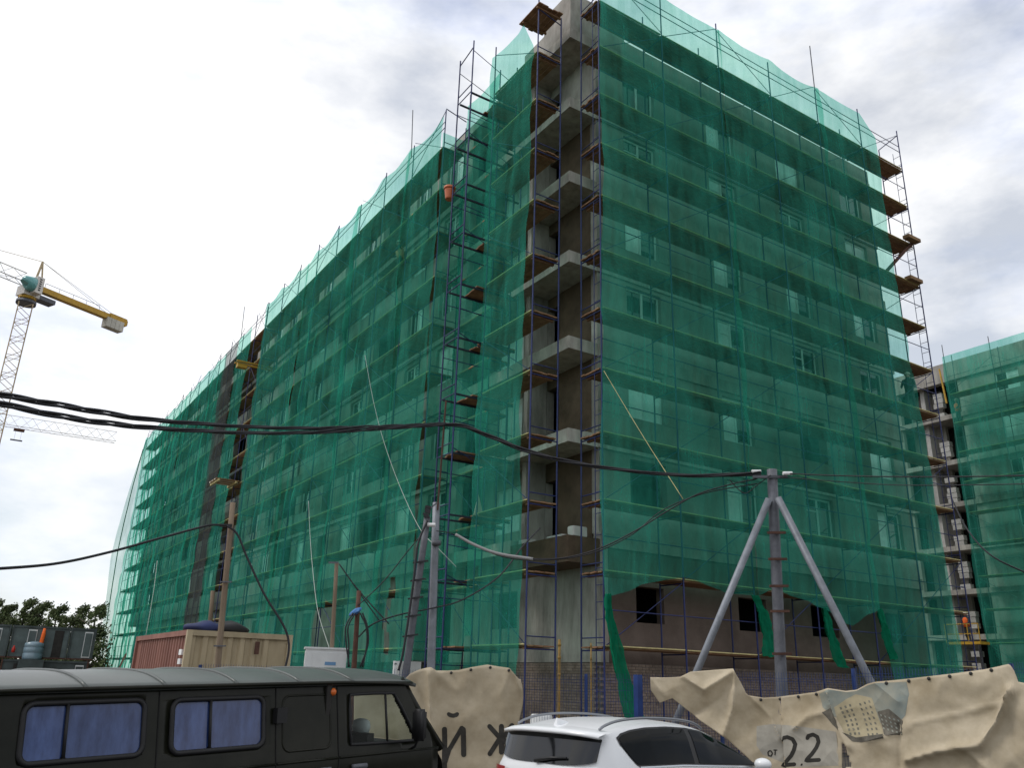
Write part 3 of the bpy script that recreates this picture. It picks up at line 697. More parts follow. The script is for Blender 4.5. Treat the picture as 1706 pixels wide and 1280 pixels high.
obox('cab_rear', cabc+dj*.75, 1.0, 1.5, 2.4, CRW)
bm = bmesh.new(); bm_tube(bm, [cabc-dj*1.0+Vector((0, 0, -.2)), cabc-dj*.9, cabc-dj*.3, cabc+dj*.26], [.55, .85, 1.0, 1.05], 12); mesh_obj('cab_glass', bm, glassmat('cab_glass', (.10, .30, .30), .1), CR)
tube('tower_head', H+dj*.4, H+dj*.9+Vector((0, 0, 4.0)), .16, MASTM, CR); tube('tower_head', H+dj*1.6, H+dj*.9+Vector((0, 0, 4.0)), .12, MASTM, CR)
for s_ in (-.4, .4): tube('tie_rope', H+dj*.9+Vector((0, 0, 4.0)), H+dj*12.5+side*s_+Vector((0, 0, .4)), .03, GREYD, CR, 5)
lattice(CR, H-dj*.8+Vector((0, 0, -.2)), H-dj*46+Vector((0, 0, -.2)), 1.5, 24, CRW, .05, square=False)
tube('tie_rope', H+dj*.9+Vector((0, 0, 4.0)), H-dj*15+Vector((0, 0, 1.4)), .04, MASTM, CR, 5)
# lettering plate on the cab: vertical marks
for i in range(6): obox('cab_letter', cabc+dj*.75+side*.76+Vector((0, 0, .85-.32*i)), .3, .02, .18, BLK)
# second crane: jib tip only in view
J1, J0 = at(192, 737, 180), at(-330, 692, 182); J0.z = J1.z
C2 = thing('tower_crane', 'distant pale crane jib low in the sky under the black cables', 'crane', (J0.x, J0.y, 0), 'cranes')
lattice(C2, J1, J0, 1.9, 26, CRW, .035, square=False); lattice(C2, (J0.x, J0.y, .1), J0, 1.7, 26, CRW, .05, Vector((0, 1, 0)))
tp = J0.lerp(J1, .655); box('trolley', tp+Vector((-.9, -.5, -.7)), tp+Vector((.9, .5, -.3)), RUST, C2); box('hook_block', tp+Vector((-1.1, -.2, -2.6)), tp+Vector((.9, .2, -2.4)), GREYD, C2)
for q in (-.5, .5): tube('hoist_rope', tp+Vector((q, 0, -.6)), tp+Vector((q, 0, -2.5)), .02, GREYD, C2, 5)

# ------------------------------------------------------------------ fence line with banners
FL = [at(px, 1130, d) for px, d in ((330, 18.2), (440, 17.6), (690, 17.2), (1060, 17.1), (1300, 16.8), (1690, 15.0), (1900, 14.2))]
FL = [Vector((p.x, p.y, 0)) for p in FL]
cum = [0]
for a, b in zip(FL, FL[1:]): cum.append(cum[-1]+(b-a).length)
def fpt(s):
    for i in range(len(FL)-1):
        if s <= cum[i+1] or i == len(FL)-2:
            return FL[i].lerp(FL[i+1], (s-cum[i])/(cum[i+1]-cum[i]))
def fbase(s): return interp([(0, 0), (cum[3], 0), (cum[5], .28), (cum[6], .35)], s)
PITCHF = 2.5; bmf = bmesh.new(); HF = 2.2
for i in range(50): 
    x = .025+i*.05; bm_box(bmf, (x-.0025, -.0025, .05), (x+.0025, .0025, HF))
for zz in [.1+.2*i for i in range(11)]+[.35, 1.25, 2.05]: bm_box(bmf, (0, .003, zz-.0025), (2.5, .008, zz+.0025))
FPM = new_mesh('mesh_panel', bmf, BLUER)
s = 0; i = 0
while s < cum[-1]-.2:
    s2 = min(s+PITCHF, cum[-1]); a, b = fpt(s), fpt(s2); d = b-a; z0 = (fbase(s)+fbase(s2))/2
    t = thing('mesh_fence_panel', ['blue welded mesh fence panel %s' % q for q in ('in front of the container and the white cabinet', 'between the white cabinet and the lettered banner', 'at the right edge of the lettered banner', 'in front of the brick plinth beside the drooping flap', 'behind the banner price', 'behind the printed building picture', 'at the right picture edge')][min(i, 6)],
        'fence', (a.x, a.y, z0), 'fence panels', rot=(0, 0, math.atan2(d.y, d.x)))
    link('mesh_panel', FPM, t, (0, 0, 0), None, (d.length/2.5, 1, 1))['kind'] = 'stuff'
    link('post', box_mesh(BLUER), t, (0, .03, (HF-.02)/2), None, (.06, .04, HF-.02))
    s = s2; i += 1
bp_ = at(1063, 1150, 16.6); tag(box('blue_gate_post', (bp_.x-.06, bp_.y-.06, 0), (bp_.x+.06, bp_.y+.06, 2.22), BLUER), 'thick bright blue post beside the drooping banner flap', 'post')

def onfence(px, py, out=.07, sdisp=None):
    """where the sight line meets the fence face; returns point, distance along the fence and outward normal"""
    d = RT*((px-853)/FPX)+UP*(-(py-640)/FPX)+fw
    for i in range(len(FL)-1):
        a, b = FL[i], FL[i+1]; e_ = (b-a).normalized(); nrm = Vector((e_.y, -e_.x, 0)); a2 = a+nrm*out
        den = d.dot(nrm)
        t_ = (a2-CAM).dot(nrm)/den; p = CAM+d*t_; sa = (p-a2).dot(e_)
        if (sa <= (b-a).length or i == len(FL)-2) and (sa >= 0 or i == 0): return p, cum[i]+sa, nrm
    return p, cum[i]+sa, nrm
CLOTH = mat('tarpaulin', (.33, .27, .175), .7, col2=(.50, .43, .315), nscale=1.6, bump=.25, bscale=9, detail=8)
INK = mat('black_print', (.028, .026, .022), .8, noise=.3, nscale=12)
def ridge(px, py, pl, wd):
    m_ = 1e9
    for (x1, y1), (x2, y2) in zip(pl, pl[1:]):
        L2 = (x2-x1)**2+(y2-y1)**2; t_ = max(0, min(1, ((px-x1)*(x2-x1)+(py-y1)*(y2-y1))/L2))
        m_ = min(m_, math.hypot(px-x1-t_*(x2-x1), py-y1-t_*(y2-y1)))
    return .8*math.exp(-m_/(wd*.8))
R1 = [([(717, 1122), (718, 1190), (722, 1230)], 7, .16), ([(725, 1118), (760, 1150)], 9, .05), ([(850, 1116), (835, 1160), (850, 1200)], 10, .06), ([(690, 1140), (715, 1200)], 8, -.12), ([(780, 1116), (770, 1180)], 14, .03), ([(857, 1120), (866, 1150)], 5, .09)]
R2 = [([(1140, 1128), (1175, 1150), (1228, 1116)], 9, .15), ([(1228, 1116), (1222, 1180), (1206, 1225)], 8, .16), ([(1245, 1155), (1285, 1195), (1300, 1230)], 10, .10), ([(1150, 1195), (1200, 1165), (1215, 1140)], 9, -.08),
      ([(1328, 1215), (1350, 1195), (1372, 1190)], 9, .10), ([(1385, 1155), (1402, 1215), (1418, 1245)], 7, .10), ([(1455, 1135), (1500, 1170)], 12, .05), ([(1505, 1210), (1600, 1190), (1680, 1170)], 8, .06),
      ([(1515, 1268), (1570, 1252), (1640, 1242), (1665, 1205), (1692, 1150)], 7, .20), ([(1500, 1210), (1500, 1280)], 9, -.1), ([(1085, 1130), (1110, 1160)], 8, .05), ([(1600, 1240), (1660, 1290)], 10, .08), ([(1450, 1235), (1520, 1215)], 9, .06)]
def disp(px, py, RR):
    d = .06*mnoise.noise(Vector((px*.014, py*.018, 1)))-.03*abs(mnoise.noise(Vector((px*.022+py*.014, py*.02-px*.006, 4))))-.012*abs(mnoise.noise(Vector((px*.045-py*.03, py*.04, 8))))
    return .05+d+sum(k*ridge(px, py, pl, wd) for pl, wd, k in RR)
def bpt(px, py, RR, out=0.0):
    p, s_, nrm = onfence(px, py, .30); dl = disp(px, py, RR)+out
    return p+nrm*dl
def banner(label, xs, top, bot, RR, cuts=(), nrow=40, left=None, right=None):
    bm = bmesh.new(); V = {}
    for i, x in enumerate(xs):
        yt, yb = top(x), bot(x)
        for j in range(nrow+1):
            y = yt+(yb-yt)*j/nrow; xx = x
            if right and i > len(xs)-8: xx = x+right(y)*((i-(len(xs)-8))/7)
            V[i, j] = bm.verts.new(bpt(xx, y, RR)); V[i, j, 'p'] = (xx, y)
    for i in range(len(xs)-1):
        for j in range(nrow):
            c = V[i, j, 'p']
            if any(inside(c[0], c[1], q) for q in cuts): continue
            bm.faces.new((V[i, j], V[i+1, j], V[i+1, j+1], V[i, j+1]))
    o = tag(mesh_obj('banner', bm, CLOTH, None, True), label, 'banner')
    md = o.modifiers.new('thick', 'SOLIDIFY'); md.thickness = .004; md.offset = 0
    return o
t1 = [(590, 1150), (640, 1138), (675, 1132), (684, 1123), (700, 1116), (718, 1112), (728, 1118), (745, 1118), (765, 1117), (788, 1112), (812, 1108), (830, 1111), (850, 1114), (858, 1122), (866, 1132)]
b1 = banner('tan banner with black letters tied to the fence beside the white car', [590+3*i for i in range(94)], lambda x: interp(t1, x), lambda x: 1312, R1,
            right=lambda y: (5*math.sin((y-1130)*.05)-2))
zt = lambda a: (1060+a[0]/2.641, 1080+a[1]/2.641)
t2 = [zt(a) for a in ((65, 130), (130, 131), (200, 128), (240, 106), (340, 98), (430, 92), (450, 130), (490, 208), (560, 220), (640, 215), (800, 195), (860, 178), (930, 190), (975, 185), (1020, 160), (1060, 150), (1200, 136), (1400, 114), (1540, 95), (1655, 72), (1672, 95), (1690, 150), (1760, 165))]
bt2 = [(1085, 1150), (1100, 1172), (1121, 1164), (1166, 1201), (1211, 1231), (1245, 1262), (1272, 1290), (1285, 1318), (1800, 1330)]
b2 = banner('long crumpled tan banner with price and building picture, flap drooping at left', [1085+3*i for i in range(224)], lambda x: interp(t2, x), lambda x: interp(bt2, x), R2,
            cuts=([(1403, 1238), (1411, 1240), (1420, 1276), (1406, 1280)],), nrow=44)
GROM = mat('dark_eyelet', (.02, .02, .02), .5)
def grommets(par, xs, tab, RR):
    for x in xs:
        p = bpt(x, interp(tab, x)+4, RR, .006); bm = bmesh.new(); bmesh.ops.create_uvsphere(bm, u_segments=8, v_segments=5, radius=.028)
        bmesh.ops.translate(bm, verts=bm.verts[:], vec=p); mesh_obj('eyelet', bm, GROM, par)
grommets(b1, (752, 785, 817, 848), t1, R1); grommets(b2, (1268, 1300, 1332, 1364, 1478, 1515, 1550, 1585, 1620, 1655), t2, R2)
def stroke(par, pts, wd, RR, m=INK, nm='letter', out=.006, close=True):
    """painted stroke with round ends, laid on the cloth"""
    P = []
    for (x1, y1), (x2, y2) in zip(pts, pts[1:]):
        n_ = max(2, int(math.hypot(x2-x1, y2-y1)/1.5))
        P += [(x1+(x2-x1)*k/n_, y1+(y2-y1)*k/n_) for k in range(n_)]
    P.append(pts[-1]); bm = bmesh.new(); rows = []
    for i, (x, y) in enumerate(P):
        a, b = P[max(i-1, 0)], P[min(i+1, len(P)-1)]; dx, dy = b[0]-a[0], b[1]-a[1]; L = math.hypot(dx, dy) or 1
        w2 = wd/2
        e_ = min(i, len(P)-1-i)*1.5
        if e_ < w2: w2 = max(.35*w2, math.sqrt(max(0, w2*w2-(w2-e_)**2)))
        rows.append([bm.verts.new(bpt(x-dy/L*w2*q, y+dx/L*w2*q, RR, out)) for q in (-1, -.33, .33, 1)])
    for a, b in zip(rows, rows[1:]):
        for k in range(3): bm.faces.new((a[k], a[k+1], b[k+1], b[k]))
    return mesh_obj(nm, bm, m, par)
zz1 = lambda a: (640+a[0]/4.062, 1080+a[1]/4.062)
S1 = lambda pts, wd=8.6, **k: stroke(b1, [zz1(p) for p in pts], wd, R1, **k)
S1([(430, 440), (447, 455), (468, 460), (488, 455), (505, 440)], 7)                 # breve of the short i
S1([(410, 535), (410, 830)]); S1([(410, 790), (440, 690), (535, 530)], 7.5, out=.008); S1([(537, 535), (539, 740)], 8.6, out=.010)
S1([(795, 515), (795, 722)]); S1([(705, 520), (785, 610), (708, 730)], 7.8, out=.008); S1([(875, 512), (805, 612), (880, 720)], 7.8, out=.010)
S1([(312, 548), (316, 600)], 5); S1([(918, 512), (932, 545)], 6)
S2 = lambda pts, wd=6, **k: stroke(b2, [zt(p) for p in pts], wd, R2, **k)
S2([(645, 415), (655, 398), (675, 393), (697, 402), (708, 425), (703, 450), (690, 475), (665, 503), (645, 517), (710, 512)], 6.5)
S2([(732, 512), (738, 517)], 6)
S2([(755, 405), (765, 388), (785, 382), (803, 392), (808, 415), (798, 440), (780, 468), (755, 497), (820, 493)], 6.5)
S2([(590, 450), (580, 460), (582, 474), (594, 477), (600, 464), (590, 450)], 2.4); S2([(603, 450), (622, 450)], 2.2); S2([(612, 452), (611, 474)], 2.2, out=.008)
def fill(par, poly, RR, m, nm, out=.005, cell=2.0):
    bm = bmesh.new(); P = [zt(p) for p in poly]; x0, x1 = min(p[0] for p in P), max(p[0] for p in P); n_ = max(3, int((x1-x0)/cell)); rows = []
    for i in range(n_+1):
        x = x0+.01+(x1-x0-.02)*i/n_; ys = []
        for (ax, ay), (bx, by) in zip(P, P[1:]+P[:1]):
            if (ax > x) != (bx > x): ys.append(ay+(by-ay)*(x-ax)/(bx-ax))
        if len(ys) < 2: continue
        ya, yb = min(ys), max(ys); nr = max(2, int((max(p[1] for p in P)-min(p[1] for p in P))/cell))
        rows.append([bm.verts.new(bpt(x, ya+(yb-ya)*k/nr, RR, out)) for k in range(nr+1)])
    for a, b in zip(rows, rows[1:]):
        for k in range(len(a)-1): bm.faces.new((a[k], a[k+1], b[k+1], b[k]))
    return mesh_obj(nm, bm, m, par)
PSKY = mat('faded_print_sky', (.20, .235, .22), .8, col2=(.31, .30, .235), nscale=3); PBLD = mat('print_facade', (.36, .31, .2), .8, noise=.12, nscale=6); PDK = mat('print_dark', (.11, .10, .08), .8, noise=.4, nscale=9); PWIN = mat('print_window', (.15, .145, .115), .8, noise=.3, nscale=9)
PGY = mat('print_grey_patch', (.37, .35, .3), .8, noise=.12, nscale=5)
fill(b2, [(530, 345), (600, 335), (720, 345), (890, 370), (900, 520), (700, 525), (556, 470), (530, 430)], R2, PGY, 'faded_print', .003)
fill(b2, [(815, 205), (862, 184), (900, 190), (935, 196), (975, 190), (1025, 165), (1062, 156), (1190, 150), (1206, 205), (1190, 300), (1160, 330), (1060, 330), (960, 330), (880, 300), (830, 262)], R2, PSKY, 'printed_sky')
fill(b2, [(886, 262), (935, 225), (972, 205), (1042, 222), (1068, 300), (1098, 386), (1040, 400), (975, 408), (925, 372), (900, 320)], R2, PBLD, 'printed_building', .007)
fill(b2, [(832, 285), (872, 262), (895, 320), (905, 365), (870, 335)], R2, PDK, 'printed_building', .007)
fill(b2, [(1066, 282), (1118, 268), (1180, 322), (1178, 385), (1100, 384)], R2, PDK, 'printed_building', .007)
fill(b2, [(920, 372), (975, 395), (1098, 378), (1100, 398), (1000, 416), (960, 412)], R2, PDK, 'printed_trees', .009)
for r_ in range(7):
    for c in range(7):
        fx, fy = c/6.5, r_/7.2
        x = 905+fx*125+fy*48-(0 if c < 3 else -4); y = 262-fx*40*(1-fy)+fy*(135)+ (6 if c > 3 else 0)
        if c == 3: continue
        fill(b2, [(x, y), (x+9, y-2 if c < 3 else y+1), (x+12, y+9 if c < 3 else y+11), (x+3, y+11)], R2, PWIN, 'printed_window', .009, 1.6)
for c in range(5):
    for r_ in range(4):
        x, y = 1078+c*19+r_*4, 292+c*6+r_*19
        if y < 375: fill(b2, [(x, y), (x+9, y+2), (x+10, y+10), (x+1, y+8)], R2, PSKY, 'printed_window', .009, 1.6)

# ------------------------------------------------------------------ poles
def pole(name, label, a, b, r0_, r1_, m, n=12):
    bm = bmesh.new(); a, b = Vector(a), Vector(b); bm_tube(bm, [a.lerp(b, k/6) for k in range(7)], [r0_+(r1_-r0_)*k/6 for k in range(7)], n)
    t_ = thing(name, label, 'pole', (a.x, a.y, 0)); mesh_obj('shaft', bm, m, t_, True); return t_
def ground_under(px, py, d, dx=0): p = at(px, py, d); return Vector((p.x+dx, p.y, 0))
# braced pole in front of the right face
PD = 19.0; top_ = at(1286, 783, PD); bot_ = at(1304, 1190, PD); d_ = bot_-top_; foot = top_+d_*(top_.z/(-d_.z))*1.0
TPo = pole('braced_pole', 'grey pole braced by two slanting steel struts, carrying cables', foot, top_, .125, .11, GREYD)
for q, e_ in ((at(1281, 832, PD-.15), at(1128, 1198, PD-.15)), (at(1296, 830, PD-.2), at(1452, 1140, PD-.4))):
    dd = e_-q; g = q+dd*(q.z/(-dd.z)); bm = bmesh.new(); bm_tube(bm, [q, q.lerp(g, .5), g], .078, 10); mesh_obj('strut', bm, GREY, TPo, True)
for py in (888, 932, 977, 1019, 1090):
    c = at(1287+(py-783)*.045, py, PD-.2); bar('step_iron', c-RT*.17, c+RT*.22, .05, .05, RUST, TPo)
c = at(1286, 795, PD-.1); bar('cross_arm', c-RT*.42, c+RT*.34, .06, .06, GREYD, TPo)
for px, py in ((1260, 786), (1312, 789)):
    c = at(px, py, PD-.15); tube('insulator', c-RT*.10, c+RT*.10, .04, WHT, TPo)
# steel pole with rod extension and leaning ladder-like pole by the tower
LD = 19.5; top2 = at(727, 838, LD); d_ = at(718, 1115, LD)-top2; foot2 = top2+d_*(top2.z/(-d_.z))
P2_ = pole('steel_pole', 'smooth grey steel pole with thin rusty rod on top beside the blue tower', foot2, top2, .095, .085, GREY)
tube('rod', at(729, 850, LD-.1), at(743, 668, LD-.1), .022, RUST, P2_)
c = at(727, 905, LD-.1); tube('clamp', c-UP*.05, c+UP*.05, .105, GREYD, P2_)
top3 = at(712, 862, LD-.3); d_ = at(676, 1122, LD-.3)-top3; foot3 = top3+d_*(top3.z/(-d_.z))
P3_ = pole('leaning_pole', 'leaning grey pole with short black step irons beside the steel pole', foot3, top3, .085, .075, GREYD)
for py in (937, 967, 997, 1027, 1060):
    c = at(712-(py-862)*.139, py, LD-.42); bar('step_iron', c-RT*.18-UP*.02, c+RT*.16+UP*.03, .035, .035, BLK, P3_)
for i in range(5):
    c = at(712+rnd.uniform(-3, 3), 846+i*4, LD-.35); bar('bracket', c-RT*.06+UP*.03, c+RT*.07-UP*rnd.uniform(0, .06), .05, .05, BLK, P3_)
c = at(718, 875, LD-.4); tube('lamp', c-RT*.08, c+RT*.10, .045, WHT, P3_)
bar('bracket', at(714, 850, LD-.3), at(728, 838, LD-.3), .03, .03, GREYD, P3_)
top4 = at(561, 937, 20.5); d_ = at(553, 1080, 20.5)-top4; foot4 = top4+d_*(top4.z/(-d_.z))
P4_ = pole('thin_pole', 'thin pale weathered pole standing behind the white cabinet', foot4, top4, .055, .045, WOODP); c = at(559, 938, 20.4); bar('cross_piece', c-RT*.16, c+RT*.06, .04, .04, GREYD, P4_)
top5 = at(598, 985, 19.3); foot5 = ground_under(593, 1120, 19.3)
P5_ = pole('rusty_post', 'dark rusty post with a cable coil and blue cap', foot5, top5, .065, .05, RUST)
bm = bmesh.new(); bm_tube(bm, [foot5, foot5.lerp(top5, .56)], .1, 10); mesh_obj('sleeve', bm, RUST, P5_)
top6 = at(388, 838, 20.0); d_ = at(362, 1116, 20.0)-top6; foot6 = top6+d_*(top6.z/(-d_.z))
P6_ = pole('wooden_pole', 'leaning brown wooden pole in front of the shipping container', foot6, top6, .075, .06, WOODP)
c = at(377, 876, 19.85); bar('clamp', c-RT*.13, c+RT*.12, .06, .07, BLK, P6_)
for py in (970, 1077): c = at(388-(py-838)*.094, py, 19.9); bar('step_iron', c-RT*.12, c+RT*.14, .03, .03, GREYD, P6_)
top7 = at(355, 985, 33); foot7 = ground_under(350, 1100, 33); pole('thin_pole', 'short pale pole left of the brown wooden pole', foot7, top7, .09, .08, WOODP)
YELP = mat('dirty_yellow', (.26, .16, .03), .7, col2=(.16, .10, .03), nscale=9)
for px, d, lab in ((931, 22.0, 'slim yellow post standing by the corner scaffold foot'), (1000-18+3, 22.3, 'faded yellow post right of the slim yellow post')):
    a, b = at(px, 1190, d), at(px-1, 1066 if px < 950 else 1072, d); t_ = pole('yellow_post', lab, (a.x, a.y, 0), (a.x, a.y, b.z), .034 if px < 950 else .018, .034 if px < 950 else .018, YELP, 8)
    for zz in (2.2, 2.6, 2.9): tube('collar', (a.x, a.y, zz), (a.x, a.y, zz+.06), .045 if px < 950 else .026, YELP, t_)
# blue cap cloth and hanging cable loops on the rusty post
bm = bmesh.new(); c = at(592, 1020, 19.2); g = bmesh.ops.create_icosphere(bm, subdivisions=2, radius=1)
for v in bm.verts: v.co = c+RT*v.co.x*.14+UP*(v.co.z*.07+v.co.x*.07)+fw*v.co.y*.07+Vector((rnd.uniform(-.015, .015),)*3)
mesh_obj('blue_cap', bm, mat('blue_cloth', (.05, .16, .38), .7, noise=.2), P5_)

# ------------------------------------------------------------------ cables
def cable(name, label, pts, r, m=BLK, strands=1, tw=2.2, n=8, sm=8):
    P = smooth_pts([at(*p) for p in pts], sm); 
    if strands == 1:
        bm = bmesh.new(); bm_tube(bm, P, r, 6); return tag(mesh_obj(name, bm, m), label, 'cable')
    L = [0]
    for a, b in zip(P, P[1:]): L.append(L[-1]+(b-a).length)
    Q = []; tot = L[-1]; N = int(tot/.09)
    for k in range(N+1):
        s_ = tot*k/N; i = max(j for j in range(len(L)) if L[j] <= s_+1e-9); i = min(i, len(P)-2); Q.append((P[i].lerp(P[i+1], (s_-L[i])/(L[i+1]-L[i])), s_, (P[i+1]-P[i]).normalized()))
    t_ = thing(name, label, 'cable', tuple(P[0]))
    for j in range(strands):
        pts_ = []
        for p, s_, d in Q:
            sx = d.cross(Vector((0, 0, 1))).normalized(); sy = sx.cross(d); ph = s_*tw+2*math.pi*j/strands+.7*math.sin(s_*.6); pts_.append(p+(sx*math.cos(ph)+sy*math.sin(ph))*r*1.15*(1+.25*math.sin(s_*.9)))
        bm = bmesh.new(); bm_tube(bm, pts_, r, 6); mesh_obj('strand', bm, m, t_)
    return t_
cable('power_cable', 'upper twisted black power cable crossing from the left edge', [(-40, 652, 11.5), (0, 658, 11.7), (110, 677, 12.5), (230, 697, 13.5), (330, 706, 14.5), (430, 712, 15.3), (530, 714, 16.4), (640, 711, 17.8), (742, 706, 19.3)], .02, strands=3)
cable('power_cable', 'lower twisted black power cable crossing from the left edge', [(-40, 667, 11.3), (0, 673, 11.5), (120, 697, 12.3), (230, 711, 13.3), (330, 718, 14.3), (430, 722, 15.2), (540, 720, 16.5), (640, 714, 17.8), (742, 708, 19.3)], .02, strands=3)
cable('power_cable', 'twisted black cable sloping from the steel pole rod to the braced pole', [(742, 707, 19.35), (775, 711, 19.3), (830, 733, 19.2), (885, 754, 19.1), (960, 772, 19.0), (1060, 786, 18.95), (1160, 793, 18.9), (1268, 789, 18.85)], .024, strands=3)
cable('wire', 'black wire from the braced pole to the right edge, upper one', [(1308, 789, 18.9), (1400, 793, 18.3), (1550, 795, 17.4), (1760, 792, 16.3)], .014)
cable('wire', 'black wire from the braced pole to the right edge, lower one', [(1300, 795, 18.9), (1400, 803, 18.4), (1520, 809, 17.6), (1760, 806, 16.4)], .010)
cable('wire', 'black wire from the brown wooden pole to the left edge', [(377, 876, 19.8), (355, 875, 19.6), (330, 880, 19.2), (260, 899, 18.2), (180, 921, 17.0), (90, 940, 15.8), (-30, 950, 14.5)], .026)
cable('wire', 'black wire hanging from the wooden pole down past the container', [(377, 876, 19.8), (395, 890, 19.8), (412, 930, 19.8), (440, 990, 19.7), (468, 1035, 19.6), (479, 1060, 19.6), (481, 1085, 19.6), (474, 1118, 19.6)], .026)
cable('conduit', 'thick pale grey conduit sagging across the corner scaffold', [(759, 891, 19.3), (790, 908, 19.2), (830, 923, 19.1), (888, 932, 19.0)], .038, mat('grey_conduit', (.25, .25, .25), .6))
cable('wire', 'dark wire running from the grey conduit up to the braced pole', [(888, 932, 19.0), (940, 930, 18.95), (1000, 914, 18.9), (1060, 884, 18.9), (1110, 853, 18.85), (1160, 825, 18.85), (1215, 808, 18.85), (1262, 798, 18.85)], .016)
cable('wire', 'second dark wire from the steel pole up to the braced pole', [(727, 885, 19.3), (760, 892, 19.35), (830, 926, 19.2), (900, 934, 19.1), (980, 924, 19.0), (1050, 893, 19.0), (1105, 850, 18.9), (1175, 822, 18.9), (1262, 806, 18.9)], .012)
cable('wire', 'short looping wire below the braced pole top', [(1215, 800, 18.9), (1240, 822, 18.9), (1262, 808, 18.85), (1284, 792, 18.85)], .011)
cable('wire', 'black wire crossing in front of the second block', [(1585, 830, 40), (1610, 880, 38), (1650, 925, 35), (1720, 960, 32)], .03)
cable('rope', 'pale rope slanting down across the right face net', [(1006, 618, 22.5), (1070, 725, 20.8), (1138, 832, 18.9)], .008, WOODL)
cable('rope', 'long white rope slanting down the left face nets', [(608, 592, 27), (622, 668, 26), (640, 738, 25), (668, 815, 23.5), (700, 882, 21.5), (728, 912, 20.0), (760, 945, 19.8)], .007, mat('white_rope', (.42, .45, .42), .8))
cable('rope', 'white rope hanging down to the white cabinet', [(514, 835, 27), (517, 900, 26), (522, 960, 24), (530, 1020, 22), (549, 1082, 20)], .007, MAT['white_rope'])
cable('rope', 'faint white rope on the far left nets', [(262, 935, 46), (256, 985, 45), (243, 1060, 44)], .014, MAT['white_rope'])
cable('wire', 'dark wire rising from the rusty post to the corner scaffold', [(597, 1062, 19.2), (622, 1040, 19.2), (665, 1025, 19.2), (720, 1014, 19.3), (770, 1000, 19.8), (830, 962, 20.6), (870, 912, 21.2), (900, 880, 21.6)], .018)
cable('wire', 'dark wire from the thin pale pole down to the right', [(565, 940, 20.3), (590, 975, 20.2), (620, 1010, 20.1), (648, 1040, 20.0)], .016)
cable('wire', 'second dark wire from the thin pale pole down to the right', [(565, 940, 20.3), (600, 990, 20.2), (632, 1035, 20.1)], .014)
cable('wire', 'dark wire from the rusty post up to the leaning pole', [(596, 1010, 19.2), (640, 968, 19.2), (680, 918, 19.2), (708, 885, 19.2)], .013)
cable('wire', 'thick black wire hanging along the leaning pole', [(712, 868, 19.05), (697, 905, 19.0), (690, 960, 19.0), (682, 1020, 19.0), (672, 1085, 19.0), (664, 1118, 19.0)], .026)
for i, (a, b, c_) in enumerate(((588, 576, 582), (592, 580, 580), (600, 610, 604), (604, 612, 600))):
    cable('wire', ['outer left', 'inner left', 'outer right', 'inner right'][i]+' loop of black cable hanging on the rusty post', [(a, 1022, 19.15), (b, 1045, 19.1), (b+1, 1075, 19.1), (c_, 1112, 19.1)], .017)

# ------------------------------------------------------------------ container, cabinet, cabins
K0 = Vector((-10.05, .75, .35)); KW, KL, KH = 2.44, 6.06, 2.59
CREAM = mat('container_cream', (.30, .245, .155), .7, col2=(.42, .35, .23), nscale=2.2, stretch=(1, 1, .25)); CRED = mat('container_red', (.17, .068, .05), .7, col2=(.27, .125, .095), nscale=2, stretch=(1, 1, .3))
t = thing('shipping_container', 'shipping container with cream end and red corrugated side', 'container', (K0.x, K0.y, 0))
def corr(nm, p0, du_, L, h, m, depth=.05, pitch=.28, nrm=Vector((0, -1, 0))):
    bm = bmesh.new(); n_ = int(L/pitch); prof = []
    for i in range(n_):
        a = i*pitch; prof += [(a, 0), (a+pitch*.36, 0), (a+pitch*.5, depth), (a+pitch*.86, depth)]
    prof.append((L, 0)); rows = [[bm.verts.new(Vector(p0)+du_*u-nrm*dd+Vector((0, 0, z))) for u, dd in prof] for z in (0, h)]
    for k in range(len(prof)-1): bm.faces.new((rows[0][k], rows[0][k+1], rows[1][k+1], rows[1][k]))
    return mesh_obj(nm, bm, m, t)
K1 = K0+Vector((KW, KL, KH))
corr('end_wall', K0+Vector((.1, .06, .12)), Vector((1, 0, 0)), KW-.2, KH-.24, CREAM)
corr('side_wall', K0+Vector((.06, .1, .12)), Vector((0, 1, 0)), KL-.2, KH-.24, CRED, nrm=Vector((-1, 0, 0)))
box('core', K0+Vector((.15, .15, .1)), K1-Vector((.05, .1, .08)), CRED, t); box('roof', K0+Vector((.05, .05, KH-.07)), K1-Vector((.05, .05, .02)), CREAM, t)
for x in (0, KW-.12):
    for y in (0, KL-.12): box('corner_post', K0+Vector((x, y, 0)), K0+Vector((x+.12, y+.12, KH)), CREAM if y == 0 else CRED, t)
for z in (.0, KH-.12):
    box('end_rail', K0+Vector((.12, .01, z)), K0+Vector((KW-.12, .12, z+.12)), CREAM, t); box('side_rail', K0+Vector((.01, .12, z)), K0+Vector((.12, KL-.12, z+.12)), CRED, t)
box('lock', K0+Vector((1.55, -.04, 2.12)), K0+Vector((1.65, .0, 2.4)), RUST, t); box('placard', K0+Vector((-.012, 2.3, 1.0)), K0+Vector((.06, 2.9, 1.55)), mat('red_plate', (.35, .03, .03), .6), t)
box('placard', K0+Vector((-.012, 3.1, 1.25)), K0+Vector((.06, 3.3, 1.6)), WHT, t)
for i in range(4): box('marking', K0+Vector((-.006, .3, 2.05-.2*i)), K0+Vector((.062, .55, 2.17-.2*i)), WHT, t)
for x in (0, KW-.4):
    for y in (0, KL-.5): box('support_block', (K0.x+x, K0.y+y, 0), (K0.x+x+.4, K0.y+y+.5, .35), CONC, t)
bm = bmesh.new(); bmesh.ops.create_icosphere(bm, subdivisions=3, radius=1)
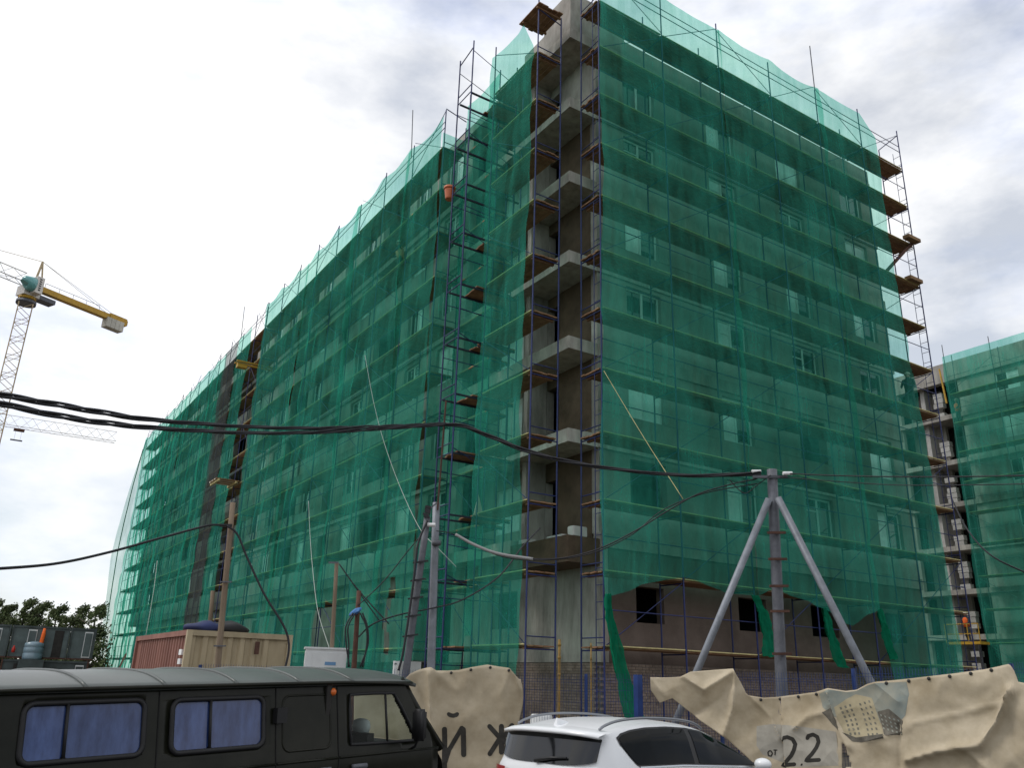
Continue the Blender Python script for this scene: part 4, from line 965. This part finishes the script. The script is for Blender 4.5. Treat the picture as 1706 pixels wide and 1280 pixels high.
for v in bm.verts:
    k = 1+.18*math.sin(v.co.x*5)+.15*math.sin(v.co.y*6+1); v.co = Vector((K0.x+1.05+v.co.x*.6, K0.y+1.0+v.co.y*.6, K0.z+KH+.08+max(-.08, v.co.z*.18*k)))
tag(mesh_obj('tarp_heap', bm, mat('black_tarp', (.012, .012, .014), .8, noise=.3), None, True), 'black tarpaulin heap lying on the container roof', 'tarpaulin')
bm = bmesh.new(); bmesh.ops.create_icosphere(bm, subdivisions=3, radius=1)
for v in bm.verts:
    k = 1+.25*math.sin(v.co.x*6+2); v.co = Vector((K0.x+.62+v.co.x*.55, K0.y+.85+v.co.y*.4, K0.z+KH+.09+max(-.09, v.co.z*.15*k)))
tag(mesh_obj('tarp_heap', bm, mat('blue_tarp', (.01, .018, .07), .7, noise=.3), None, True), 'dark blue tarpaulin lying on the container roof edge', 'tarpaulin')
# white electrical cabinet
c = at(543, 1100, 20.0); t = thing('electrical_cabinet', 'white electrical cabinet with small blue emblem behind the fence', 'cabinet', (c.x, c.y, 0), rot=(0, 0, R(-18)))
CABW = mat('cabinet_white', (.62, .64, .64), .5, noise=.08)
link('body', box_mesh(CABW), t, (0, .3, 1.5), None, (.9, .6, 2.2)); link('door', box_mesh(CABW), t, (.06, -.012, 1.5), None, (.72, .02, 2.05)); link('roof', box_mesh(CABW), t, (0, .3, 2.62), None, (.96, .66, .04))
link('emblem', box_mesh(mat('emblem_blue', (.12, .25, .42), .6)), t, (.1, -.026, 2.3), None, (.24, .006, .07)); link('plinth', box_mesh(CONC), t, (0, .3, .2), None, (.95, .65, .4))
for i in range(5): link('label_line', box_mesh(mat('label_grey', (.3, .36, .42), .7)), t, (-.38, -.004, 2.2-.16*i), None, (.1, .006, .05))
c = at(678, 1105, 20.0); t = thing('meter_box', 'pale grey metal box at the leaning pole foot', 'box', (c.x, c.y, 0), rot=(0, 0, R(-10)))
GBX = mat('box_grey', (.42, .44, .42), .6, noise=.1)
link('side', box_mesh(GBX), t, (.1, .3, 1.3), None, (.5, .5, 2.2)); link('frame', box_mesh(CABW), t, (-.22, .05, 2.36), None, (.14, .1, .08)); link('frame', box_mesh(CABW), t, (-.26, .05, 1.3), None, (.06, .1, 2.1)); link('shelf', box_mesh(RUST), t, (-.2, .3, 2.0), None, (.2, .4, .04))
# small white drum by the plinth
c = at(902, 1190, 22.0); bm = bmesh.new(); bm_tube(bm, [(c.x, c.y, .06), (c.x, c.y, .5), (c.x, c.y, 1.25), (c.x, c.y, 1.3)], [.26, .27, .27, .24], 14); tag(mesh_obj('white_drum', bm, CABW), 'white plastic drum standing by the brick plinth', 'drum')
# site cabins, two storeys
CB = [mat('cabin_grey', (.075, .10, .10), .6, noise=.3, nscale=1.5), mat('cabin_dark', (.045, .06, .06), .6, noise=.35, nscale=1.5), mat('cabin_blue', (.05, .09, .15), .6, noise=.3)]
cu = (at(165, 1040, 65)-at(0, 1040, 65)); cu.z = 0; cu.normalize(); cang = math.atan2(cu.y, cu.x); org = at(0, 1040, 65); org.z = 0
def cabin(label, px0, px1, z0, m, door, glass, wid=None):
    s0 = (px0/165)*5.76; L = (px1-px0)/165*5.76; h = 2.05 if z0 > 1 else 2.2; p = org+cu*s0
    t_ = thing('site_cabin', label, 'cabin', (p.x, p.y, z0), 'site cabins', rot=(0, 0, cang))
    link('shell', box_mesh(m), t_, (L/2, 1.25, h/2), None, (L-.06, 2.4, h-.1)); link('top_rail', box_mesh(CB[1]), t_, (L/2, .03, h-.08), None, (L, .12, .12)); link('bottom_rail', box_mesh(RUST), t_, (L/2, .02, .06), None, (L, .12, .1))
    for x in (.05, L-.05): link('corner_post', box_mesh(RUST if z0 < 1 else CB[1]), t_, (x, .03, h/2), None, (.09, .13, h))
    for x in door: link('door', box_mesh(DARK if x > 0 else GBX), t_, (abs(x), .035, h*.47), None, (.55, .04, h*.82))
    for x in glass:
        f = link('door_frame', box_mesh(CABW), t_, (x, .02, h*.48), None, (.5, .03, h*.8)); link('panel', box_mesh(m), t_, (x, -.01, h*.48), None, (.42, .06, h*.72))
GZ = 2.55
cabin('upper grey site cabin cut by the left picture edge', -150, 20, GZ, CB[0], (), (-.0+5.2,)); cabin('upper grey site cabin with open dark doorway', 22, 119, GZ, CB[0], (2.75,), (1.2,)); cabin('upper grey site cabin nearest the green net', 120, 164, GZ, CB[0], (), (1.1,))
cabin('lower blue site cabin cut by the left picture edge', -150, 13, .3, CB[2], (5.0,), ()); cabin('lower dark site cabin under the water bottle', 15, 80, .3, CB[1], (1.0,), ()); cabin('lower dark site cabin nearest the container', 82, 160, .3, CB[1], (), (2.2,))
p = org+cu*2.16-Vector((0, .4, 0)); WB = glassmat('water_bottle', (.17, .25, .30), .3)
bm = bmesh.new(); bm_tube(bm, [(p.x, p.y, 2.5+z) for z in (0, .1, .35, .4, .45, .7, .75, .8, 1.0, 1.1)], [.55, .58, .58, .54, .58, .58, .54, .58, .55, .2], 14)
tag(mesh_obj('water_tank', bm, WB), 'pale blue ribbed water tank in front of the upper cabins', 'tank'); tag(box('tank_stand', (p.x-.7, p.y-.5, .05), (p.x+.7, p.y+.5, 2.5), MAT['cabin_dark']), 'dark stand carrying the pale blue water tank', 'stand')
p = org+cu*2.55-Vector((0, .25, 0)); bm = bmesh.new(); bm_tube(bm, [(p.x, p.y, 3.35), (p.x, p.y, 3.6), (p.x+.03, p.y, 4.1), (p.x+.02, p.y, 4.45)], [.10, .13, .12, .07], 8)
tag(mesh_obj('orange_vest', bm, ORNG), 'orange vest hanging on the upper cabin wall', 'vest')
p = org+cu*1.05-Vector((0, .25, 0)); bm = bmesh.new(); bm_tube(bm, [(p.x, p.y, 2.9), (p.x, p.y, 3.15), (p.x, p.y, 3.22), (p.x, p.y, 3.32)], [.1, .1, .05, .04], 8); tag(mesh_obj('fire_extinguisher', bm, mat('red_enamel', (.5, .03, .02), .4)), 'small red extinguisher on the upper cabin ledge', 'extinguisher')
a, b = at(180, 1115, 58), at(210, 1090, 58); tag(bar('leaning_plank', (a.x, a.y, .1), (b.x, b.y, b.z), .12, .2, WOODP), 'brown plank leaning beside the red container side', 'plank')

# ------------------------------------------------------------------ trees
LEAF = mat('leaf', (.08, .10, .035), .8, col2=(.12, .155, .065), nscale=.7); BARK = mat('bark', (.06, .05, .04), .9, noise=.3)
def tree(label, loc, h, wd, seed):
    rr = random.Random(seed); t_ = thing('tree', label, 'tree', loc, 'trees behind the cabins'); L = Vector(loc)
    bm = bmesh.new(); bm_tube(bm, [L+Vector((0, 0, h*k/5)) for k in range(6)], [.22-.036*k for k in range(6)], 7)
    for k in range(7):
        z = h*(.3+.08*k); a = rr.uniform(0, 6.28); bm_tube(bm, [L+Vector((0, 0, z)), L+Vector((math.cos(a)*wd*.3, math.sin(a)*wd*.3, z+h*.12))], [.07, .03], 5)
    mesh_obj('trunk', bm, BARK, t_)
    bm = bmesh.new(); cl = []
    for k in range(34):
        f = rr.random(); z = h*(.22+.78*f); rad = wd*.5*(1-.75*f**1.6)*rr.uniform(.25, 1); a = rr.uniform(0, 6.28); cl.append((L+Vector((math.cos(a)*rad, math.sin(a)*rad, z)), rr.uniform(.35, .8)*(1.15-.6*f)))
    for k in range(3): cl.append((L+Vector((.25*k, 0, h*(1+.02*k))), .3))
    for c, s_ in cl:
        for q in range(150):
            p = c+Vector((rr.gauss(0, s_*.5)+.25*s_, rr.gauss(0, s_*.5), rr.gauss(0, s_*.6))); n_ = Vector((rr.gauss(0, 1), rr.gauss(0, 1), rr.gauss(0, 1))).normalized(); u = n_.orthogonal().normalized(); v = n_.cross(u); e_ = rr.uniform(.05, .17)
            vs_ = [bm.verts.new(p+u*e_*a+v*e_*b*.6) for a, b in ((-1, 0), (0, -1), (1, 0), (0, 1))]; bm.faces.new(vs_)
    o = mesh_obj('crown', bm, LEAF, t_); o['kind'] = 'stuff'
for i, (px, py, d, wd, lab) in enumerate(((-12, 1001, 88, 4.6, 'dark tree at the left picture edge behind the cabins'), (14, 1008, 93, 4.0, 'second dark tree from the left picture edge'), (46, 999, 90, 4.2, 'tallest pointed tree behind the open cabin doorway'),
        (70, 1004, 92, 3.6, 'narrow tree right of the tallest pointed tree'), (98, 1009, 90, 4.4, 'bushy tree in the middle of the row behind the cabins'), (134, 1010, 86, 4.8, 'broad green tree behind the rightmost upper cabin'), (163, 1008, 84, 4.6, 'tree half hidden by the far left net'))):
    p = at(px, py, d); tree(lab, (p.x, p.y, 0), p.z-.5, wd, 50+i)

# ------------------------------------------------------------------ olive van
OL = mat('van_olive_paint', (.006, .007, .004), .28, 0, col2=(.016, .016, .011), nscale=3, spec=.16, bump=.08, bscale=4); OLR = mat('van_roof_sky_tone', (.075, .085, .08), .38, 0, noise=.15, nscale=2, spec=.5)  # roof is a paler copy of the body, sky reflection put into its colour
RUB = mat('black_rubber', (.008, .008, .009), .6); VG = mat('van_window_reflection', (.010, .022, .085), .06, col2=(.05, .085, .22), nscale=2.2, spec=.45, stretch=(5, 5, 1.2)); CLR = glassmat('clear_glass', (.02, .025, .025), .03, .86)  # van panes: cloud reflections and curtain tone mottled into the colour
V_ = thing('olive_van', 'dark olive boxy minibus with ribbed sky-lit roof parked at left', 'van', (-14.33, -12.87, 0), rot=(0, -R(2.0), R(16)))
def vobj(nm, bm, m, par=None, smooth=True):
    if smooth:
        for f in bm.faces: f.smooth = True
    bmesh.ops.recalc_face_normals(bm, faces=bm.faces[:]); return link(nm, new_mesh(nm, bm, m), par or V_)
WV = 1.94
def vside(z):                                   # inward lean of the van side by height
    return interp([(.3, .05), (.6, .0), (1.25, .0), (1.35, .02), (1.89, .10), (1.95, .14)], z)
def vfront(z): return interp([(.4, 4.36), (.9, 4.40), (1.22, 4.34), (1.3, 4.22), (1.9, 3.86)], z)
HOL = [(.33, 1.18, 1.42, 1.80), (1.40, 2.21, 1.41, 1.79), (3.12, 3.74, 1.35, 1.78)]
def wall_grid(xs, zs, mapf, hole):
    bm = bmesh.new(); V = {(i, j): bm.verts.new(mapf(x, z)) for i, x in enumerate(xs) for j, z in enumerate(zs)}
    for i in range(len(xs)-1):
        for j in range(len(zs)-1):
            if not hole((xs[i]+xs[i+1])/2, (zs[j]+zs[j+1])/2): bm.faces.new((V[i, j], V[i+1, j], V[i+1, j+1], V[i, j+1]))
    return bm
def cabwin(x, z): return inside(x, z, [(3.12, 1.36), (3.12, 1.78), (3.66, 1.78), (3.92, 1.34)])
xs = sorted(set([-.02+.11*i for i in range(34)]+[3.62+.015*i for i in range(24)]+[4.0, 4.1, 4.2]+[.33, 1.18, 1.40, 2.21, 3.12]))
zs = sorted(set([.45+.1*i for i in range(10)]+[1.34, 1.36, 1.41, 1.42, 1.79, 1.80, 1.85, 1.9]+[1.44+.02*i for i in range(18)]))
for side_ in (0, 1):
    def mp_(x, z, s_=side_):
        xx = min(x, vfront(z)-.03) if x > 3.5 else x
        y = vside(z); return (xx, y if s_ == 0 else WV-y, z)
    bm = wall_grid(xs, zs, mp_, lambda x, z: cabwin(x, z) or any(a < x < b and c < z < d for a, b, c, d in HOL[:2]))
    o = vobj('side_wall', bm, OL); md = o.modifiers.new('thick', 'SOLIDIFY'); md.thickness = .03; md.offset = 1 if side_ else -1
# rear wall, front, floor
bm = bmesh.new(); 
ring = [(vside(z), z) for z in (.45, .9, 1.25, 1.6, 1.9)]; q = [bm.verts.new((-.03, y, z)) for y, z in ring]+[bm.verts.new((-.03, WV-y, z)) for y, z in ring[::-1]]; bm.faces.new(q); vobj('rear_wall', bm, OL, smooth=False)
bm = bmesh.new(); rows = []
for z in (.45, .7, .95, 1.15, 1.28): rows.append([bm.verts.new((vfront(z)-.10*abs((k/12-.5)*2)**4, vside(z)+(WV-2*vside(z))*k/12, z)) for k in range(13)])
for a, b in zip(rows, rows[1:]):
    for k in range(12): bm.faces.new((a[k], a[k+1], b[k+1], b[k]))
vobj('nose', bm, OL)
bm = bmesh.new(); rows = []
for z in (1.30, 1.5, 1.7, 1.86): rows.append([bm.verts.new((vfront(z)-.12*abs((k/12-.5)*2)**4, vside(z)+.08+(WV-2*vside(z)-.16)*k/12, z)) for k in range(13)])
for a, b in zip(rows, rows[1:]):
    for k in range(12): bm.faces.new((a[k], a[k+1], b[k+1], b[k]))
vobj('windscreen', bm, CLR)
for yv, s_ in ((0, 1), (WV, -1)):
    bm = bmesh.new(); bm_tube(bm, [(vfront(1.25)-.03, yv+s_*(vside(1.25)+.03), 1.25), (vfront(1.6)-.05, yv+s_*(vside(1.6)+.03), 1.6), (vfront(1.9)-.07, yv+s_*(vside(1.9)+.04), 1.9)], .045, 8); vobj('windscreen_pillar', bm, OL)
bm = bmesh.new(); bm_box(bm, (0, .05, .42), (4.3, WV-.05, .5)); vobj('floor', bm, DARK, smooth=False)
bm = bmesh.new(); bm_box(bm, (2.85, .06, .5), (2.9, WV-.06, 1.88)); vobj('bulkhead', bm, DARK, smooth=False)
# roof: crowned, with raised ribs
def roofz(y): k = abs(y/WV-.5)*2; return 1.90+.105*(1-k**3.2)
def roofpt(x, k, lift=0):
    y = -.02+(WV+.04)*k/20; sidey = .07*(1 if k == 0 else 0); e_ = max(0, x-3.55); r_ = max(0, .12-x)
    z = roofz(y)+lift-.22*e_**1.9-.5*r_**2; y2 = vside(1.9)-.05+(WV-2*vside(1.9)+.1)*k/20; return (x, y2, z)
bm = bmesh.new(); xr = [-.06, 0, .06, .12, .25, .6, 1, 1.5, 2, 2.5, 3, 3.4, 3.6, 3.75, 3.85, 3.93]; rows = [[bm.verts.new(roofpt(x, k)) for k in range(21)] for x in xr]
for a, b in zip(rows, rows[1:]):
    for k in range(20): bm.faces.new((a[k], a[k+1], b[k+1], b[k]))
RFV = vobj('roof', bm, OLR); md = RFV.modifiers.new('thick', 'SOLIDIFY'); md.thickness = .03; md.offset = -1
for x in (.13, .72, 1.32, 1.94, 2.56, 3.14):
    bm = bmesh.new(); bm_tube(bm, [Vector(roofpt(x, k, .002)) for k in range(21)], .014, 6); vobj('roof_rib', bm, OLR)
for yv in (vside(1.9)-.06, WV-vside(1.9)+.06):
    bm = bmesh.new(); bm_tube(bm, [(-.06, yv, 1.885), (1, yv, 1.89), (3, yv, 1.89), (3.85, yv, 1.87), (3.97, yv+(.1 if yv < 1 else -.1), 1.85)], .017, 6); vobj('gutter', bm, OL)
def rrect(x0, x1, z0, z1, r, yo=0.0, n=6):
    P = []
    for cx, cz, a0 in ((x1-r, z1-r, 0), (x0+r, z1-r, 90), (x0+r, z0+r, 180), (x1-r, z0+r, 270)):
        for k in range(n+1): a = R(a0+90*k/n); P.append((cx+r*math.cos(a), cz+r*math.sin(a)))
    return [Vector((x, vside(z)+yo, z)) for x, z in P]
def loop_tube(pts, r):
    bm = bmesh.new(); n_ = 6; N = len(pts); rings = []
    for i, p in enumerate(pts):
        d = (pts[(i+1) % N]-pts[i-1]).normalized(); s_ = Vector((0, 1, 0)); t_ = d.cross(s_).normalized(); rings.append([bm.verts.new(p+s_*r*math.cos(6.283*k/n_)+t_*r*math.sin(6.283*k/n_)) for k in range(n_)])
    for i in range(N):
        for k in range(n_): bm.faces.new((rings[i][k], rings[i][(k+1) % n_], rings[(i+1) % N][(k+1) % n_], rings[(i+1) % N][k]))
    return bm
CURT = mat('curtain_blue', (.04, .06, .12), .9, noise=.4, nscale=8, stretch=(6, 6, .3))
for i, (a, b, c, d) in enumerate(HOL[:2]):
    wfr = vobj('window', loop_tube(rrect(a, b, c, d, .07), .022), RUB)
    dv = a+(b-a)*(.34 if i == 0 else .40)
    bm = bmesh.new(); bm.faces.new([bm.verts.new(p) for p in rrect(a, dv, c, d, .06, .012)]); vobj('pane', bm, VG, wfr, False)
    bm = bmesh.new(); bm.faces.new([bm.verts.new(p) for p in rrect(dv+.005, b, c, d, .06, .003)]); vobj('pane', bm, VG, wfr, False)
    bm = bmesh.new(); bm_tube(bm, [(dv, vside(c)-.002, c), (dv, vside(d)-.002, d)], .013, 6); vobj('divider', bm, RUB, wfr)
    bm = bmesh.new(); bm_box(bm, (a, .17, c-.05), (b, .18, d+.05)); vobj('curtain', bm, CURT, wfr, False)
P_ = [Vector((x, vside(z), z)) for x, z in ((3.12, 1.36), (3.12, 1.5), (3.12, 1.65), (3.13, 1.78), (3.4, 1.785), (3.66, 1.78), (3.75, 1.65), (3.84, 1.5), (3.92, 1.35), (3.6, 1.35), (3.3, 1.355))]
cw = vobj('cab_window', loop_tube(P_, .016), RUB)
bm = bmesh.new(); bm.faces.new([bm.verts.new(p+Vector((0, .01, 0))) for p in P_]); vobj('pane', bm, CLR, cw, False)
bm = bmesh.new(); bm_tube(bm, [(3.55, vside(1.35)-.004, 1.35), (3.55, vside(1.78)-.004, 1.78)], .012, 6); vobj('divider', bm, RUB, cw)
# door shut lines, blank pressed panel, hinge, lamps, handles, belt moulding
SEAM = mat('shut_line', (.004, .004, .004), .9)
for x in (1.29, 2.33, 2.98):
    bm = bmesh.new(); bm_tube(bm, [(x, vside(z)-.001, z) for z in (.5, .9, 1.25, 1.35, 1.6, 1.87)], .006, 5); vobj('door_seam', bm, SEAM)
bm = bmesh.new(); bm_tube(bm, [(2.33, vside(1.87)-.002, 1.86), (2.98, vside(1.86)-.002, 1.86)], .005, 5); vobj('door_seam', bm, SEAM)
vobj('pressed_panel', loop_tube(rrect(2.40, 2.90, 1.35, 1.79, .07, .001), .010), OL)
for x0, x1 in ((-.02, 1.28), (1.30, 2.32), (2.34, 2.97), (2.99, 4.2)):
    bm = bmesh.new(); bm_tube(bm, [(x0, -.002, 1.265), (x1, -.002, 1.265)], .012, 6); vobj('belt_moulding', bm, OL)
bm = bmesh.new(); bm_box(bm, (2.30, -.005, 1.58), (2.40, .06, 1.70)); vobj('hinge', bm, RUB, smooth=False)
bm = bmesh.new(); bmesh.ops.create_uvsphere(bm, u_segments=14, v_segments=8, radius=.035); bmesh.ops.translate(bm, verts=bm.verts[:], vec=(2.92, .075, 1.81)); vobj('marker_lamp', bm, mat('orange_lens', (.55, .12, .02), .3))
for x in (2.72, 3.12):
    bm = bmesh.new(); bm_box(bm, (x, -.04, 1.16), (x+.16, 0, 1.20)); bmesh.ops.bevel(bm, geom=bm.edges[:], offset=.008, segments=2); vobj('door_handle', bm, GREYD)
bm = bmesh.new(); bm_box(bm, (3.76, -.22, 1.36), (3.82, -.09, 1.64)); bmesh.ops.bevel(bm, geom=bm.edges[:], offset=.025, segments=3); mi = vobj('wing_mirror', bm, RUB)
bm = bmesh.new(); bm_tube(bm, [(3.80, -.14, 1.38), (3.84, -.05, 1.30), (3.86, .03, 1.27)], .012, 6); vobj('mirror_arm', bm, RUB, mi)
for yv in (.42, 1.45):
    bm = bmesh.new(); bm_box(bm, (3.46, yv-.24, .85), (3.8, yv+.24, .98)); bm_box(bm, (3.46, yv-.22, .98), (3.54, yv+.22, 1.42)); vobj('seat', bm, DARK, smooth=False)
    bm = bmesh.new(); bmesh.ops.create_icosphere(bm, subdivisions=2, radius=1); 
    for v in bm.verts: v.co = Vector((3.56+v.co.x*.05, yv+v.co.y*.13, 1.47+math.copysign(abs(v.co.z)**.6, v.co.z)*.075))
    vobj('headrest', bm, CABW)
bm = bmesh.new(); bm_tube(bm, [(3.72+.02*math.sin(a), 1.35+.2*math.cos(a), 1.28+.17*math.sin(a)) for a in [i*.45 for i in range(15)]], .015, 6); vobj('steering_wheel', bm, RUB)
bm = bmesh.new(); bm_box(bm, (3.85, .15, 1.1), (4.15, WV-.15, 1.3)); vobj('dashboard', bm, DARK, smooth=False)
def wheel(par, x, y, r, wdt):
    bm = bmesh.new(); P = [(x, y, r)]; bm_tube(bm, [(x, y-wdt/2, r), (x, y-wdt/2+.03, r), (x, y+wdt/2-.03, r), (x, y+wdt/2, r)], [r-.04, r, r, r-.04], 24); o = link('wheel', new_mesh('wheel', bm, RUB), par)
    bm = bmesh.new(); bm_tube(bm, [(x, y-wdt/2-.005, r), (x, y+wdt/2+.005, r)], r*.58, 18); link('rim', new_mesh('rim', bm, GREY), o)
for x in (.95, 3.25):
    for y in (.12, WV-.12): wheel(V_, x, y, .38-(.033*x-.03), .2)

# ------------------------------------------------------------------ white car
CWH = mat('car_white_paint', (.72, .735, .75), .22, 0, spec=.6); TG = glassmat('car_tinted_glass', (.003, .004, .004), .03, 0, 1.18); CHR = mat('chrome', (.5, .52, .54), .25, .9); BPL = mat('black_plastic', (.01, .01, .011), .5)
FGL = glassmat('car_front_glass', (.006, .009, .008), .03, .35)
K_ = thing('white_car', 'white hatchback car with roof rails seen from behind, right of the van', 'car', (-8.5, -12.03, 0), rot=(0, 0, R(10)))
WC = 1.85
RZ = [(-.14, .95), (-.10, 1.12), (-.06, 1.17), (.10, 1.50), (.13, 1.535), (.3, 1.585), (.6, 1.63), (1.0, 1.655), (1.4, 1.655), (1.8, 1.63), (2.1, 1.59), (2.4, 1.50), (2.7, 1.36), (3.0, 1.20), (3.2, 1.10), (3.5, 1.06), (3.9, 1.0), (4.15, .92), (4.28, .78), (4.33, .55)]
def csec(x):
    zr = interp(RZ, x); belt = min(interp([(-.14, 1.10), (.3, 1.17), (1.5, 1.15), (3.0, 1.10), (3.4, 1.03), (4.33, .6)], x), zr-.02)
    ins = interp([(-.14, .10), (.2, .02), (1, 0), (3.6, 0), (4.1, .06), (4.33, .22)], x)
    k = max(0, min(1, (zr-belt)/.40)); ed = zr-.05*k-.015
    H_ = [(.10+ins, .22), (.02+ins, .34), (ins, .55), (ins, .80), (.015+ins, .95 if belt > 1 else belt*.93), (.06+ins, belt), (.06+.05*k+ins, belt+(ed-belt)*.35), (.06+.105*k+ins, belt+(ed-belt)*.72), (.06+.17*k+ins, belt+(ed-belt)*.97), (.27+ins, ed+.028*k+.004), (.5, zr-.012*k), (.72, zr-.003), (WC/2, zr)]
    return H_
def cwrap(x, y):                                 # plan curvature at tail and nose
    k = abs(y/WC-.5)*2; return x+(.30*k**3.5*max(0, 1-(x+.14)/1.0) - .35*k**3*max(0, (x-3.5)/.83))
cx_ = [-.14, -.10, -.06, .02, .10, .13, .2, .3, .45, .6, .8, 1, 1.2, 1.4, 1.6, 1.8, 2, 2.2, 2.4, 2.55, 2.7, 2.85, 3.0, 3.1, 3.2, 3.35, 3.5, 3.7, 3.9, 4.05, 4.15, 4.22, 4.28, 4.33]
bm = bmesh.new(); rows = []
for x in cx_:
    h = csec(x); pts = [(y, z) for y, z in h]+[(WC-y, z) for y, z in h[-2::-1]]; rows.append([bm.verts.new((cwrap(x, y), y, z)) for y, z in pts])
for a, b in zip(rows, rows[1:]):
    for k in range(len(a)-1): bm.faces.new((a[k], a[k+1], b[k+1], b[k]))
for r_ in (rows[0], rows[-1]): bm.faces.new(r_)
for f in bm.faces: f.smooth = True
bmesh.ops.recalc_face_normals(bm, faces=bm.faces[:])
o = link('body', new_mesh('body', bm, CWH), K_); o.modifiers.new('sub', 'SUBSURF').levels = 1; o.modifiers['sub'].render_levels = 1
def csurf(x, z):                                 # side surface: inward y at height z
    return interp([(zz, y) for y, zz in csec(x)[:10]], z)
def cpatch(nm, topf, botf, x0, x1, m, out=.012, nx=30, nz=8, far=False, par=None):
    bm = bmesh.new(); rows = []
    for i in range(nx+1):
        x = x0+(x1-x0)*i/nx; a, b = botf(x), topf(x); row = []
        for k in range(nz+1):
            z = a+(b-a)*k/nz; y = csurf(x, z)-out; y = WC-y if far else y; row.append(bm.verts.new((cwrap(x, y), y, z)))
        rows.append(row)
    for a, b in zip(rows, rows[1:]):
        for k in range(nz): bm.faces.new((a[k], a[k+1], b[k+1], b[k]))
    for f in bm.faces: f.smooth = True
    bmesh.ops.recalc_face_normals(bm, faces=bm.faces[:])
    o_ = link(nm, new_mesh(nm, bm, m), par or K_); return o_
WT = [(.42, 1.46), (.50, 1.50), (.7, 1.535), (1.0, 1.56), (1.4, 1.565), (1.8, 1.545), (2.1, 1.505), (2.4, 1.42), (2.7, 1.29), (2.95, 1.165), (3.05, 1.125)]
WB_ = [(.42, 1.43), (.48, 1.33), (.60, 1.22), (.66, 1.20), (1.5, 1.19), (3.05, 1.115)]
for far in (False, True):
    cpatch('window_trim', lambda x: interp(WT, x)+.018, lambda x: interp(WB_, x)-.020, .405, 3.07, BPL, .006, far=far, nx=50)
    cpatch('rear_side_window', lambda x: interp(WT, x), lambda x: interp(WB_, x), .43, 1.74, TG, far=far)
    cpatch('front_side_window', lambda x: interp(WT, x), lambda x: interp(WB_, x), 1.84, 3.04, TG, far=far)
    cpatch('chrome_strip', lambda x: interp(WB_, x)-.018, lambda x: interp(WB_, x)-.034, .66, 3.05, CHR, .014, far=far, nz=1)
    yb = WC-.27 if far else .27
    bm = bmesh.new(); Pp = [(x, yb+(.0), interp(RZ, x)+l) for x, l in ((.25, -.01), (.36, .012), (.6, .022), (1.0, .02), (1.5, .018), (1.9, .018), (2.1, .0), (2.2, -.02))]; bm_tube(bm, smooth_pts(Pp, 5), .016, 8); link('roof_rail', new_mesh('roof_rail', bm, mat('silver_rail', (.22, .23, .25), .35, .6)), K_)
    bm = bmesh.new(); bmesh.ops.create_uvsphere(bm, u_segments=14, v_segments=10, radius=1)
    for v in bm.verts: v.co = Vector((3.0+v.co.x*.11, (-.09 if not far else WC+.09)+v.co.y*.11, 1.13+v.co.z*.075))
    for f in bm.faces: f.smooth = True
    link('wing_mirror', new_mesh('wing_mirror', bm, CWH), K_)
# rear glass and spoiler
def rpt(y, z, out=.012):
    x = interp([(1.17, -.06), (1.50, .10), (1.535, .13)], z); return (cwrap(x, y)-out, y, z+out*.4)
bm = bmesh.new(); rows = []
for i in range(25):
    k = i/24; y = .17+(WC-.34)*k; e_ = abs(k-.5)*2; row = []
    za, zb = 1.185+.05*e_**4, 1.495-.035*e_**3
    for j in range(7): row.append(bm.verts.new(rpt(y, za+(zb-za)*j/6)))
    rows.append(row)
for a, b in zip(rows, rows[1:]):
    for k in range(6): bm.faces.new((a[k], a[k+1], b[k+1], b[k]))
for f in bm.faces: f.smooth = True
bmesh.ops.recalc_face_normals(bm, faces=bm.faces[:]); rg = link('rear_window', new_mesh('rear_window', bm, glassmat('rear_glass', (.008, .009, .010), .05, 0, 1.45)), K_)
bm = bmesh.new(); rows = []
for i in range(25):
    k = i/24; y = .16+(WC-.32)*k; e_ = abs(k-.5)*2; x = cwrap(.10, y); z = 1.535-.035*e_**3
    rows.append([bm.verts.new(p) for p in ((x+.15, y, z+.045-.01*e_), (x+.02, y, z+.025), (x-.10, y, z-.005), (x-.09, y, z-.035), (x+.06, y, z-.05))])
for a, b in zip(rows, rows[1:]):
    for k in range(4): bm.faces.new((a[k], a[k+1], b[k+1], b[k]))
for f in bm.faces: f.smooth = True
bmesh.ops.recalc_face_normals(bm, faces=bm.faces[:]); link('spoiler', new_mesh('spoiler', bm, CWH), K_)
bm = bmesh.new(); bm_tube(bm, [rpt(.95, 1.20, .03), rpt(.72, 1.235, .03), rpt(.5, 1.25, .03)], [.03, .02, .012], 6); link('wiper', new_mesh('wiper', bm, BPL), rg)
bm = bmesh.new(); vs_ = [bm.verts.new(p) for p in ((.22, WC/2-.03, 1.57), (.22, WC/2+.03, 1.57), (.46, WC/2+.012, 1.60), (.46, WC/2-.012, 1.60), (.245, WC/2-.006, 1.655), (.245, WC/2+.006, 1.655))]
for q in ((0, 3, 4), (1, 5, 2), (0, 4, 5, 1), (3, 2, 5, 4), (0, 1, 2, 3)): bm.faces.new([vs_[i] for i in q])
link('aerial_fin', new_mesh('aerial_fin', bm, CWH), K_)
for y0, y1 in ((.0, .42), (WC-.42, WC)):
    bm = bmesh.new(); rows = []
    for i in range(9):
        y = max(.03, min(WC-.03, y0+(y1-y0)*i/8)); x = cwrap(-.12, y)-.015; rows.append([bm.verts.new((x+.03*(z-.98), y, z)) for z in (.96, 1.03, 1.11)])
    for a, b in zip(rows, rows[1:]):
        for k in range(2): bm.faces.new((a[k], a[k+1], b[k+1], b[k]))
    link('tail_light', new_mesh('tail_light', bm, mat('red_lens', (.30, .012, .015), .2, spec=.6)), K_)
for x in (.75, 3.4):
    for y in (.10, WC-.10): wheel(K_, x, y, .35, .22)
